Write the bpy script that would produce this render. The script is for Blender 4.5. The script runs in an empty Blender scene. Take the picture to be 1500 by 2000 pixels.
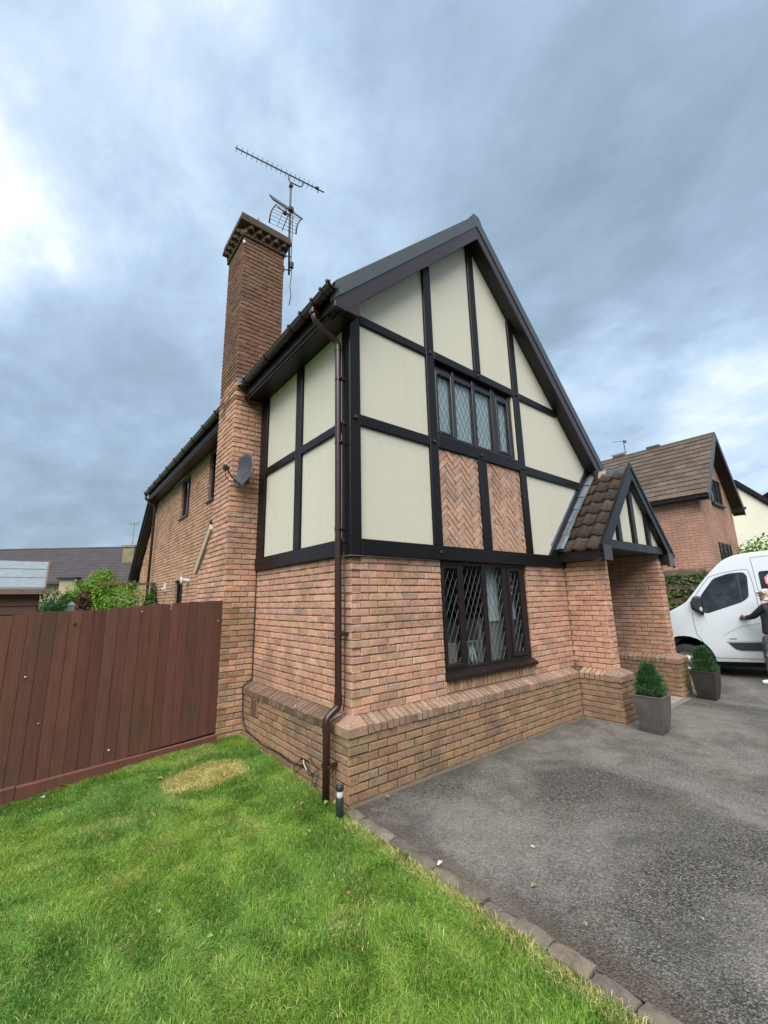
import bpy, bmesh, math, random
import numpy as np
from mathutils import Matrix, Vector

random.seed(7)
RNG = np.random.default_rng(11)
sc = bpy.context.scene
COL = sc.collection

# ------------------------------------------------------------------ camera
CAM = np.array([-2.336, -3.45, 1.737])
CR = np.array([[0.78255110, -0.62222230, -0.02128811],
               [0.11213079, 0.17449268, -0.97825303],
               [0.61240546, 0.76314594, 0.20631972]])
FPX = 811.27
cd = bpy.data.cameras.new("camera")
cam = bpy.data.objects.new("camera", cd)
COL.objects.link(cam)
cd.sensor_fit = 'HORIZONTAL'
cd.sensor_width = 36.0
cd.lens = 36.0 * FPX / 1500.0
cd.clip_start = 0.05
cd.clip_end = 2000
m3 = Matrix((CR[0], -CR[1], -CR[2])).transposed()
cam.matrix_world = Matrix.Translation(CAM) @ m3.to_4x4()
sc.camera = cam

# ------------------------------------------------------------------ world / light
SUN_EL, SUN_AZ = math.radians(52), math.radians(-132)     # azimuth from +Y towards +X
w = bpy.data.worlds.new("World")
sc.world = w
w.use_nodes = True
nt = w.node_tree
nt.nodes.clear()


def N(tree, typ, **kw):
    n = tree.nodes.new(typ)
    for k, v in kw.items():
        setattr(n, k, v)
    return n


def L(tree, a, b):
    tree.links.new(a, b)


def mathn(tree, op, a, b=None, clamp=False):
    n = N(tree, 'ShaderNodeMath', operation=op, use_clamp=clamp)
    for i, x in enumerate((a, b)):
        if x is None:
            continue
        if isinstance(x, (int, float)):
            n.inputs[i].default_value = x
        else:
            L(tree, x, n.inputs[i])
    return n.outputs[0]


def mixc(tree, fac, a, b, mode='MIX'):
    n = N(tree, 'ShaderNodeMix', data_type='RGBA', blend_type=mode)
    for i, x in ((0, fac), (6, a), (7, b)):
        if isinstance(x, (int, float)):
            n.inputs[i].default_value = x
        elif isinstance(x, (tuple, list)):
            n.inputs[i].default_value = (*x, 1.0)[:4]
        else:
            L(tree, x, n.inputs[i])
    return n.outputs[2]


def ramp(tree, fac, stops, interp='LINEAR'):
    n = N(tree, 'ShaderNodeValToRGB')
    cr = n.color_ramp
    cr.interpolation = interp
    while len(cr.elements) < len(stops):
        cr.elements.new(0.5)
    for e, (p, c) in zip(cr.elements, stops):
        e.position = p
        e.color = (c, c, c, 1) if isinstance(c, (int, float)) else (*c, 1)
    L(tree, fac, n.inputs[0])
    return n.outputs[0]


def noise(tree, vec, scale, detail=4, rough=.55, dist=0.0):
    n = N(tree, 'ShaderNodeTexNoise')
    n.inputs['Scale'].default_value = scale
    n.inputs['Detail'].default_value = detail
    n.inputs['Roughness'].default_value = rough
    n.inputs['Distortion'].default_value = dist
    if vec is not None:
        L(tree, vec, n.inputs['Vector'])
    return n.outputs['Fac']


tc = N(nt, 'ShaderNodeTexCoord')
sep = N(nt, 'ShaderNodeSeparateXYZ')
L(nt, tc.outputs['Generated'], sep.inputs[0])
zz = mathn(nt, 'ADD', mathn(nt, 'MAXIMUM', sep.outputs[2], 0.0), 0.34)
comb = N(nt, 'ShaderNodeCombineXYZ')
L(nt, mathn(nt, 'DIVIDE', sep.outputs[0], zz), comb.inputs[0])
L(nt, mathn(nt, 'DIVIDE', sep.outputs[1], zz), comb.inputs[1])
mp = N(nt, 'ShaderNodeMapping')
mp.inputs['Rotation'].default_value = (0, 0, math.radians(38))
mp.inputs['Scale'].default_value = (1.0, 0.8, 1.0)
mp.inputs['Location'].default_value = (3.1, 1.7, 0.0)
L(nt, comb.outputs[0], mp.inputs[0])
cv = mp.outputs[0]
n1 = noise(nt, cv, 1.15, 7, .55, .35)
n2 = noise(nt, cv, 3.0, 8, .60, .3)
n3 = noise(nt, cv, 8.0, 7, .62, .2)
dens = mathn(nt, 'ADD', mathn(nt, 'MULTIPLY', n1, .48), mathn(nt, 'ADD', mathn(nt, 'MULTIPLY', n2, .35), mathn(nt, 'MULTIPLY', n3, .19)))
dens = mathn(nt, 'ADD', mathn(nt, 'MULTIPLY', mathn(nt, 'SUBTRACT', dens, .5), 1.55), .53)
# breaks and banks of this particular sky
BANKS = [((-0.150, 0.785, 0.600), .984, .9998, .22), ((0.112, 0.748, 0.654), .990, .9995, .06), ((0.20, 0.60, 0.775), .965, .999, .05),
         ((0.835, 0.331, 0.435), .984, .9995, .19), ((0.938, 0.136, 0.319), .982, .9995, .21),
         ((0.427, 0.309, 0.85), .985, .9995, .08), ((0.02, 0.965, 0.25), .90, .995, -.13),
         ((-0.06, 0.575, 0.816), .90, .999, .10), ((0.761, 0.244, 0.601), .90, .995, -.12), ((0.327, 0.331, 0.885), .975, .999, -.09),
         ((-0.035, 0.985, 0.115), .990, .9995, .20)]
for d, lo, hi, amt in BANKS:
    vm = N(nt, 'ShaderNodeVectorMath', operation='DOT_PRODUCT')
    L(nt, tc.outputs['Generated'], vm.inputs[0])
    vm.inputs[1].default_value = d
    wob = mathn(nt, 'ADD', vm.outputs['Value'], mathn(nt, 'MULTIPLY', mathn(nt, 'SUBTRACT', n2, .5), (hi - lo) * 1.1))
    mr = N(nt, 'ShaderNodeMapRange', interpolation_type='SMOOTHERSTEP')
    mr.inputs[1].default_value = lo
    mr.inputs[2].default_value = hi
    mr.inputs[3].default_value = 0
    mr.inputs[4].default_value = amt
    L(nt, wob, mr.inputs[0])
    dens = mathn(nt, 'ADD', dens, mr.outputs[0])
cloud = ramp(nt, mathn(nt, 'ADD', dens, .025), [(.28, (.148, .202, .260)), (.42, (.190, .255, .330)), (.52, (.232, .305, .392)), (.62, (.285, .370, .470)), (.74, (.375, .455, .545)), (.90, (.60, .62, .64))])
sky = N(nt, 'ShaderNodeTexSky', sky_type='NISHITA')
sky.sun_disc = False
sky.sun_elevation = SUN_EL
sky.sun_rotation = SUN_AZ
sky.air_density = 1.2
sky.dust_density = 2.0
skyc = mixc(nt, 1.0, sky.outputs[0], (.10, .10, .10), 'MULTIPLY')
final = mixc(nt, .88, skyc, cloud)
bg = N(nt, 'ShaderNodeBackground')
bg.inputs[1].default_value = 0.56
L(nt, final, bg.inputs[0])
wo = N(nt, 'ShaderNodeOutputWorld')
L(nt, bg.outputs[0], wo.inputs[0])

sl = bpy.data.lights.new("sun", 'SUN')
sl.energy = 1.5
sl.angle = math.radians(60)
sl.color = (1.0, .96, .90)
sun = bpy.data.objects.new("sun", sl)
COL.objects.link(sun)
sdir = Vector((math.cos(SUN_EL) * math.sin(SUN_AZ), math.cos(SUN_EL) * math.cos(SUN_AZ), math.sin(SUN_EL)))
sun.rotation_euler = sdir.to_track_quat('Z', 'Y').to_euler()
sun.location = (-6, -8, 12)

sc.view_settings.view_transform = 'Standard'
sc.view_settings.look = 'None'
sc.view_settings.exposure = 1.85
sc.view_settings.gamma = 1.0
sc.render.engine = 'CYCLES'
sc.cycles.max_bounces = 6
sc.cycles.transparent_max_bounces = 8
sc.cycles.use_denoising = True

# ------------------------------------------------------------------ materials


def newmat(name):
    m = bpy.data.materials.new(name)
    m.use_nodes = True
    t = m.node_tree
    b = t.nodes['Principled BSDF']
    return m, t, b


def setc(b, col=None, rough=None, metal=None, spec=None):
    if col is not None:
        b.inputs['Base Color'].default_value = (*col, 1)
    if rough is not None:
        b.inputs['Roughness'].default_value = rough
    if metal is not None:
        b.inputs['Metallic'].default_value = metal
    if spec is not None:
        b.inputs['Specular IOR Level'].default_value = spec


def bump(t, b, h, strength=.3, dist=.01):
    n = N(t, 'ShaderNodeBump')
    n.inputs['Strength'].default_value = strength
    n.inputs['Distance'].default_value = dist
    L(t, h, n.inputs['Height'])
    L(t, n.outputs[0], b.inputs['Normal'])


def pos(t):
    return N(t, 'ShaderNodeNewGeometry').outputs['Position']


def objco(t):
    return N(t, 'ShaderNodeTexCoord').outputs['Object']


def stretch(t, vec, scl, rot=(0, 0, 0)):
    m = N(t, 'ShaderNodeMapping')
    m.inputs['Scale'].default_value = scl
    m.inputs['Rotation'].default_value = rot
    L(t, vec, m.inputs[0])
    return m.outputs[0]


def plain(name, col, rough=.6, metal=0., var=.15, scale=8., bstr=.0, bscale=60., spec=.5, grain=None):
    """colour with slow and fine variation and a little relief"""
    m, t, b = newmat(name)
    p = pos(t)
    if grain:
        p = stretch(t, p, grain)
    n = noise(t, p, scale, 5, .6)
    c = mixc(t, n, tuple(x * (1 - var * 1.6) for x in col), tuple(min(1, x * (1 + var * 1.6)) for x in col))
    L(t, c, b.inputs['Base Color'])
    setc(b, None, rough, metal, spec)
    r2 = mathn(t, 'ADD', mathn(t, 'MULTIPLY', noise(t, p, scale * 3, 3), .2), rough - .1, True)
    L(t, r2, b.inputs['Roughness'])
    if bstr:
        bump(t, b, noise(t, p, bscale, 4, .6), bstr, .006)
    return m


def attr(t, name='col'):
    a = N(t, 'ShaderNodeAttribute')
    a.attribute_name = name
    return a.outputs['Color']


M = {}
# brick: colour of each brick from its attribute, grain and soot from noise
m, t, b = newmat('brick')
p = pos(t)
c = attr(t)
f1 = noise(t, p, 34, 5, .65)
c = mixc(t, 1.0, c, ramp(t, f1, [(.25, .62), (.5, 1.0), (.78, 1.22)]), 'MULTIPLY')
f2 = noise(t, p, 1.7, 5, .6)
c = mixc(t, ramp(t, f2, [(.50, 0.0), (.70, .55)]), c, (.13, .10, .08))
c = mixc(t, 1.0, c, ramp(t, noise(t, p, 7.5, 5, .65), [(.3, .74), (.55, 1.0), (.8, 1.10)]), 'MULTIPLY')
f3 = noise(t, p, 95, 3, .7)
c = mixc(t, ramp(t, f3, [(.63, 0.0), (.70, .55)]), c, (.075, .055, .045))
f4 = noise(t, p, 60, 4, .7, .4)
c = mixc(t, ramp(t, f4, [(.64, 0.0), (.74, .35)]), c, (.50, .42, .34))
L(t, c, b.inputs['Base Color'])
setc(b, None, .93, 0, .2)
bump(t, b, mathn(t, 'ADD', noise(t, p, 70, 5, .7), mathn(t, 'MULTIPLY', noise(t, p, 260, 3, .7), .5)), .55, .006)
M['brick'] = m

m, t, b = newmat('mortar')
p = pos(t)
c = mixc(t, noise(t, p, 6, 5, .6), (.170, .122, .092), (.320, .240, .185))
L(t, c, b.inputs['Base Color'])
setc(b, None, .97, 0, .1)
bump(t, b, noise(t, p, 180, 4, .7), .5, .004)
M['mortar'] = m

m, t, b = newmat('damp_mortar')
p = pos(t)
c = mixc(t, noise(t, p, 6, 5, .6), (.060, .045, .033), (.150, .110, .080))
L(t, c, b.inputs['Base Color'])
setc(b, None, .97, 0, .1)
bump(t, b, noise(t, p, 180, 4, .7), .5, .004)
M['mortardamp'] = m

# weathered splayed coping bricks with lichen spots
m, t, b = newmat('coping')
p = pos(t)
c = attr(t)
c = mixc(t, 1.0, c, ramp(t, noise(t, p, 26, 5, .65), [(.25, .55), (.5, 1.0), (.78, 1.2)]), 'MULTIPLY')
vor = N(t, 'ShaderNodeTexVoronoi')
vor.inputs['Scale'].default_value = 62
L(t, p, vor.inputs['Vector'])
spots = mathn(t, 'MULTIPLY', ramp(t, mathn(t, 'ADD', vor.outputs['Distance'], mathn(t, 'MULTIPLY', mathn(t, 'SUBTRACT', noise(t, p, 34, 3, .6), .5), .9)), [(.06, 1.0), (.20, 0.0)]), ramp(t, noise(t, p, 5, 4, .6), [(.42, 0.0), (.54, .95)]))
c = mixc(t, spots, c, (.62, .60, .54))
c = mixc(t, ramp(t, noise(t, p, 3.2, 4, .6), [(.5, 0.0), (.72, .5)]), c, (.09, .075, .06))
L(t, c, b.inputs['Base Color'])
setc(b, None, .92, 0, .2)
bump(t, b, noise(t, p, 90, 5, .7), .6, .006)
M['coping'] = m

# rough-cast cream render with combed horizontal texture
m, t, b = newmat('cream_render')
p = pos(t)
comb_ = noise(t, stretch(t, p, (38, 38, 120)), 1.0, 4, .6, .3)
c = mixc(t, noise(t, p, 1.6, 4, .5), (.575, .540, .440), (.615, .580, .476))
c = mixc(t, ramp(t, noise(t, stretch(t, p, (7, 7, .8)), 1.0, 5, .6), [(.56, 0.0), (.80, .20)]), c, (.36, .325, .235))
L(t, c, b.inputs['Base Color'])
setc(b, None, .85, 0, .25)
bump(t, b, comb_, .6, .010)
M['render'] = m

m, t, b = newmat('black_timber')
p = pos(t)
gr = noise(t, stretch(t, p, (30, 30, 30)), 1.0, 5, .6)
c = mixc(t, gr, (.0055, .0048, .0055), (.014, .0115, .012))
L(t, c, b.inputs['Base Color'])
setc(b, None, .30, 0, .20)
L(t, mathn(t, 'ADD', mathn(t, 'MULTIPLY', noise(t, p, 9, 4), .25), .20), b.inputs['Roughness'])
bump(t, b, noise(t, stretch(t, p, (60, 60, 60)), 1.0, 5, .65, .6), .28, .006)
M['timber'] = m
M['barge'] = plain('brown_board', (.030, .0155, .0165), .34, 0, .2, 6, .15, 90)
M['fascia'] = plain('dark_fascia', (.012, .008, .009), .38, 0, .2, 6, .1, 70)
M['gutter'] = plain('brown_plastic', (.038, .016, .013), .28, 0, .12, 7)
M['upvc'] = plain('brown_upvc', (.014, .008, .008), .33, 0, .15, 6)
M['verge'] = plain('grey_verge', (.060, .068, .072), .55, 0, .15, 5, .2, 60)
M['rooftile'] = plain('brown_roof_tile', (.075, .055, .045), .85, 0, .3, 9, .6, 70)
M['lead'] = plain('lead_sheet', (.19, .22, .26), .48, .55, .25, 7, .35, 22)
M['came'] = plain('lead_came', (.10, .105, .11), .5, .25, .1, 20)
M['darkcame'] = plain('darkened_came', (.050, .065, .075), .6, .1, .1, 20)  # lead as seen against bright panes, the backlit look put into its colour
M['steel'] = plain('dull_steel', (.17, .16, .155), .45, .7, .3, 30)
M['aerial'] = plain('weathered_alloy', (.060, .058, .058), .55, .2, .3, 30)
M['rust'] = plain('rusty_steel', (.07, .05, .045), .7, .4, .4, 40)
M['black'] = plain('black_plastic', (.015, .015, .016), .45, 0, .15, 10)
M['dish'] = plain('dish_grey', (.052, .060, .072), .42, .1, .12, 8)
M['white'] = plain('white_plastic', (.62, .62, .60), .4, 0, .05, 10)
M['concrete'] = plain('concrete', (.30, .265, .215), .92, 0, .25, 9, .6, 80)
M['fillet'] = plain('dirty_mortar', (.105, .085, .063), .95, 0, .3, 14, .6, 80)
M['sandstone'] = plain('sandstone', (.44, .34, .25), .9, 0, .2, 10, .5, 60)
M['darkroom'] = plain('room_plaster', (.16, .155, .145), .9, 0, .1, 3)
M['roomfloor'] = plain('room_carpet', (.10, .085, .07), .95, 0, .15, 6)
M['carton'] = plain('tan_board', (.38, .32, .22), .8, 0, .1, 9)
M['slatepave'] = plain('grey_paver', (.17, .17, .165), .8, 0, .2, 12, .4, 60)
M['planter'] = plain('pewter_planter', (.145, .138, .128), .40, .45, .3, 7, .2, 26)
M['planterdark'] = plain('bronze_planter', (.052, .045, .040), .45, .4, .3, 7, .2, 26)
M['soil'] = plain('soil', (.035, .025, .018), .95, 0, .3, 30, .5, 60)
M['rubber'] = plain('tyre_rubber', (.018, .018, .018), .8, 0, .2, 20)
M['wheel'] = plain('steel_wheel', (.32, .33, .34), .4, .6, .15, 15)
M['vanwhite'] = plain('white_van_paint', (.60, .65, .69), .26, 0, .03, 2)
m, t, b = newmat('van_paint')
p = objco(t)
sz_ = N(t, 'ShaderNodeSeparateXYZ')
L(t, p, sz_.inputs[0])
film = mathn(t, 'MULTIPLY', ramp(t, mathn(t, 'ADD', sz_.outputs[2], mathn(t, 'MULTIPLY', noise(t, p, 6, 5, .65), .35)), [(.45, .55), (.95, .10)]), ramp(t, noise(t, stretch(t, p, (14, 14, 3)), 1.0, 5, .65), [(.35, .3), (.7, 1.0)]))
c = mixc(t, film, (.60, .65, .69), (.34, .32, .28))
L(t, c, b.inputs['Base Color'])
setc(b, None, .24, 0, .5)
L(t, mathn(t, 'ADD', mathn(t, 'MULTIPLY', film, .5), .2, True), b.inputs['Roughness'])
M['vanwhite'] = m
M['seam'] = plain('panel_gap', (.055, .06, .065), .6, 0, .1, 10)
M['shadetrim'] = plain('shade_trim_grey', (.33, .36, .39), .5, 0, .1, 10)
M['vanblack'] = plain('van_black_trim', (.022, .023, .026), .5, 0, .15, 20, .2, 120)
M['pink'] = plain('pink_print', (.75, .18, .24), .5, 0, .05, 5)
M['lens'] = plain('lamp_lens', (.55, .52, .48), .12, 0, .1, 8)
M['shedboard'] = plain('shed_brown', (.085, .040, .030), .75, 0, .25, 5, .4, 40)
M['shedtrim'] = plain('shed_trim', (.17, .10, .075), .75, 0, .2, 6, .3, 40)
M['felt'] = plain('grey_felt', (.20, .235, .255), .9, 0, .25, 12, .7, 30)
M['farroof'] = plain('far_roof', (.060, .050, .056), .9, 0, .25, 1.2, .4, 14)
M['farwall'] = plain('far_render', (.30, .255, .18), .9, 0, .2, 1.2)
M['farstone'] = plain('far_chimney', (.20, .175, .105), .9, 0, .35, 2.5, .5, 12)
M['cream2'] = plain('pale_render', (.66, .63, .50), .85, 0, .06, 1.0)
M['postgreen'] = plain('grey_green_wood', (.21, .235, .225), .85, 0, .2, 10, .3, 50)
M['rail'] = plain('weathered_rail', (.135, .095, .062), .85, 0, .3, 8, .4, 50)
M['bark'] = plain('bark', (.075, .055, .04), .95, 0, .3, 18, .7, 40)
M['bollard'] = plain('bollard_metal', (.030, .045, .045), .38, .3, .2, 12)
M['glassclear'] = plain('frosted_lens', (.45, .46, .42), .15, 0, .1, 12)
M['skin'] = plain('skin', (.48, .27, .21), .6, 0, .12, 20)
M['hair'] = plain('white_hair', (.56, .50, .44), .8, 0, .25, 60, .5, 120)
M['jacket'] = plain('dark_jacket', (.016, .017, .022), .8, 0, .35, 16, .5, 40)
M['shoe'] = plain('pale_shoe', (.55, .54, .52), .7, 0, .12, 20)
M['air'] = plain('terracotta', (.24, .14, .095), .9, 0, .2, 12, .3, 80)
M['hole'] = plain('shadow_hole', (.03, .018, .014), .95, 0, .1, 8)
M['cable'] = plain('black_cable', (.014, .013, .013), .5, 0, .2, 20)

# camouflage trousers
m, t, b = newmat('camouflage_cloth')
p = objco(t)
c = ramp(t, noise(t, p, 16, 3, .5, .6), [(.40, (.022, .022, .028)), (.47, (.10, .10, .11)), (.54, (.035, .035, .045)), (.62, (.28, .27, .27))], 'CONSTANT')
L(t, c, b.inputs['Base Color'])
setc(b, None, .85)
M['camo'] = m


def glassmat(name, tint, gl_rough=.02, extra=0.01):
    m = bpy.data.materials.new(name)
    m.use_nodes = True
    t = m.node_tree
    t.nodes.clear()
    lw = N(t, 'ShaderNodeLayerWeight')
    lw.inputs[0].default_value = .5
    frs = mathn(t, 'ADD', mathn(t, 'MULTIPLY', mathn(t, 'POWER', lw.outputs['Facing'], 4.0), .85), .035)
    gl = N(t, 'ShaderNodeBsdfGlossy')
    gl.inputs['Roughness'].default_value = gl_rough
    gl.inputs['Color'].default_value = (.95, .97, 1, 1)
    nb = N(t, 'ShaderNodeBump')
    nb.inputs['Strength'].default_value = .05
    nb.inputs['Distance'].default_value = .02
    L(t, noise(t, pos(t), 5, 2), nb.inputs['Height'])
    L(t, nb.outputs[0], gl.inputs['Normal'])
    tr = N(t, 'ShaderNodeBsdfTransparent')
    tr.inputs['Color'].default_value = (*tint, 1)
    mx = N(t, 'ShaderNodeMixShader')
    L(t, mathn(t, 'ADD', frs, extra, True), mx.inputs[0])
    L(t, tr.outputs[0], mx.inputs[1])
    L(t, gl.outputs[0], mx.inputs[2])
    o = N(t, 'ShaderNodeOutputMaterial')
    L(t, mx.outputs[0], o.inputs[0])
    return m


M['glass'] = glassmat('window_glass', (.80, .84, .84))
M['carglass'] = glassmat('tinted_glass', (.30, .34, .34), .02, .04)

# net curtain / blind / curtain cloth
m, t, b = newmat('curtain_cloth')
p = pos(t)
c = mixc(t, noise(t, p, 5, 3), (.70, .76, .78), (.80, .84, .85))
L(t, c, b.inputs['Base Color'])
setc(b, None, .9)
M['curtain'] = m
M['blind'] = plain('pale_blind', (.74, .80, .82), .85, 0, .05, 4)
M['bluecloth'] = plain('slate_cloth', (.06, .075, .085), .9, 0, .2, 8)
M['greycloth'] = plain('sage_board', (.40, .40, .34), .85, 0, .06, 6)
M['slateboard'] = plain('dark_sign_board', (.055, .065, .075), .7, 0, .12, 12)
M['paintwhite'] = plain('white_paint', (.72, .74, .74), .6, 0, .05, 14)
M['silver'] = plain('silver_frame', (.36, .36, .35), .4, .3, .15, 22)

# painted fence boards: reddish brown stain with algae
m, t, b = newmat('fence_stain')
p = pos(t)
c = attr(t)
c = mixc(t, 1.0, c, ramp(t, noise(t, stretch(t, p, (26, 26, 2.2)), 1.0, 6, .65), [(.25, .72), (.5, 1.0), (.8, 1.25)]), 'MULTIPLY')
c = mixc(t, ramp(t, noise(t, p, 2.1, 5, .6), [(.48, 0.0), (.66, .6)]), c, (.080, .058, .036))
c = mixc(t, ramp(t, noise(t, p, 420, 2, .6), [(.66, 0.0), (.74, .5)]), c, (.17, .10, .085))
L(t, c, b.inputs['Base Color'])
setc(b, None, .78, 0, .3)
bump(t, b, noise(t, stretch(t, p, (70, 70, 8)), 1.0, 5, .7), .4, .006)
M['fence'] = m

# tarmac
m, t, b = newmat('tarmac')
p = pos(t)
vor = N(t, 'ShaderNodeTexVoronoi')
vor.inputs['Scale'].default_value = 105
L(t, p, vor.inputs['Vector'])
vcol = N(t, 'ShaderNodeSeparateColor')
L(t, vor.outputs['Color'], vcol.inputs[0])
stone = ramp(t, vcol.outputs[0], [(0.0, (.070, .068, .065)), (.30, (.140, .136, .128)), (.7, (.215, .208, .194)), (.95, (.25, .24, .225)), (.994, (.42, .41, .38))], 'CONSTANT')
edge = ramp(t, vor.outputs['Distance'], [(.25, 1.0), (.62, .50)])
c = mixc(t, 1.0, stone, edge, 'MULTIPLY')
big = noise(t, p, .62, 6, .6, .9)
med = noise(t, p, 3.4, 5, .65)
wear = mathn(t, 'MULTIPLY', ramp(t, big, [(.40, 0.0), (.60, 1.0)]), ramp(t, med, [(.3, .45), (.7, 1.0)]))
c = mixc(t, mathn(t, 'MULTIPLY', wear, .55), c, (.325, .312, .292))
c = mixc(t, ramp(t, noise(t, p, 1.9, 4, .6), [(.58, 0.0), (.75, .32)]), c, (.205, .155, .120))
c = mixc(t, ramp(t, noise(t, p, 1.3, 4, .6, 1.0), [(.52, 0.0), (.70, .65)]), c, (.075, .076, .068))
c = mixc(t, 1.0, c, ramp(t, noise(t, p, 46, 4, .7), [(.3, .62), (.5, 1.0), (.75, 1.35)]), 'MULTIPLY')
sxy = N(t, 'ShaderNodeSeparateXYZ')
L(t, p, sxy.inputs[0])
wobl = mathn(t, 'MULTIPLY', mathn(t, 'SUBTRACT', noise(t, p, 7.5, 7, .72), .5), .75)
kd = ramp(t, mathn(t, 'ADD', sxy.outputs[0], wobl), [(.0, .55), (.04, .28), (.13, 0.0)])
c = mixc(t, kd, c, mixc(t, noise(t, p, 60, 4, .7), (.040, .032, .024), (.115, .085, .062)))
wdirt = ramp(t, mathn(t, 'ADD', mathn(t, 'ADD', mathn(t, 'MULTIPLY', sxy.outputs[1], -1.0), -.12), wobl), [(.0, .75), (.07, .45), (.22, 0.0)])
c = mixc(t, mathn(t, 'MULTIPLY', wdirt, ramp(t, sxy.outputs[0], [(.0, 1.0), (1.0, .8)])), c, (.070, .060, .046))
c = mixc(t, 1.0, c, (1.03, 1.0, .955), 'MULTIPLY')
L(t, c, b.inputs['Base Color'])
setc(b, None, .85, 0, .15)
bump(t, b, mathn(t, 'SUBTRACT', mathn(t, 'MULTIPLY', noise(t, p, 30, 4, .7), .6), vor.outputs['Distance']), .9, .010)
M['tarmac'] = m

m, t, b = newmat('lawn_soil')
p = pos(t)
c = mixc(t, noise(t, p, 5, 6, .65), (.060, .100, .022), (.105, .165, .038))
L(t, c, b.inputs['Base Color'])
setc(b, None, .95)
bump(t, b, noise(t, p, 60, 4, .7), .8, .02)
M['lawnsoil'] = m


def leafmat(name, rough=.55, trans=.35, gain=1.0):
    m = bpy.data.materials.new(name)
    m.use_nodes = True
    t = m.node_tree
    t.nodes.clear()
    c = attr(t)
    pb = N(t, 'ShaderNodeBsdfPrincipled')
    pb.inputs['Roughness'].default_value = rough
    pb.inputs['Specular IOR Level'].default_value = .3
    L(t, c, pb.inputs['Base Color'])
    tl = N(t, 'ShaderNodeBsdfTranslucent')
    L(t, mixc(t, 1.0, c, (1.1, 1.15, .6), 'MULTIPLY'), tl.inputs[0])
    mx = N(t, 'ShaderNodeMixShader')
    mx.inputs[0].default_value = trans
    L(t, pb.outputs[0], mx.inputs[1])
    L(t, tl.outputs[0], mx.inputs[2])
    o = N(t, 'ShaderNodeOutputMaterial')
    L(t, mx.outputs[0], o.inputs[0])
    return m


M['leaf'] = leafmat('foliage')
M['grass'] = leafmat('grass_blade', .6, .30)

# neighbour brickwork too far to pick single bricks apart
m, t, b = newmat('distant_brickwork')
p = pos(t)
sx = N(t, 'ShaderNodeSeparateXYZ')
L(t, p, sx.inputs[0])
cx = N(t, 'ShaderNodeCombineXYZ')
L(t, mathn(t, 'ADD', sx.outputs[0], sx.outputs[1]), cx.inputs[0])
L(t, sx.outputs[2], cx.inputs[1])
bk = N(t, 'ShaderNodeTexBrick')
bk.inputs['Scale'].default_value = 1.0
bk.inputs['Brick Width'].default_value = .29
bk.inputs['Row Height'].default_value = .092
bk.inputs['Mortar Size'].default_value = .008
bk.inputs['Mortar Smooth'].default_value = .3
bk.inputs['Bias'].default_value = 0
bk.inputs['Color1'].default_value = (.46, .265, .185, 1)
bk.inputs['Color2'].default_value = (.40, .225, .160, 1)
bk.inputs['Mortar'].default_value = (.19, .120, .09, 1)
L(t, cx.outputs[0], bk.inputs['Vector'])
c = mixc(t, 1.0, bk.outputs[0], ramp(t, noise(t, p, 1.3, 5, .65), [(.3, .72), (.7, 1.2)]), 'MULTIPLY')
L(t, c, b.inputs['Base Color'])
setc(b, None, .9, 0, .2)
bump(t, b, bk.outputs['Fac'], -.5, .01)
M['farbrick'] = m

# ------------------------------------------------------------------ mesh helpers


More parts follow.
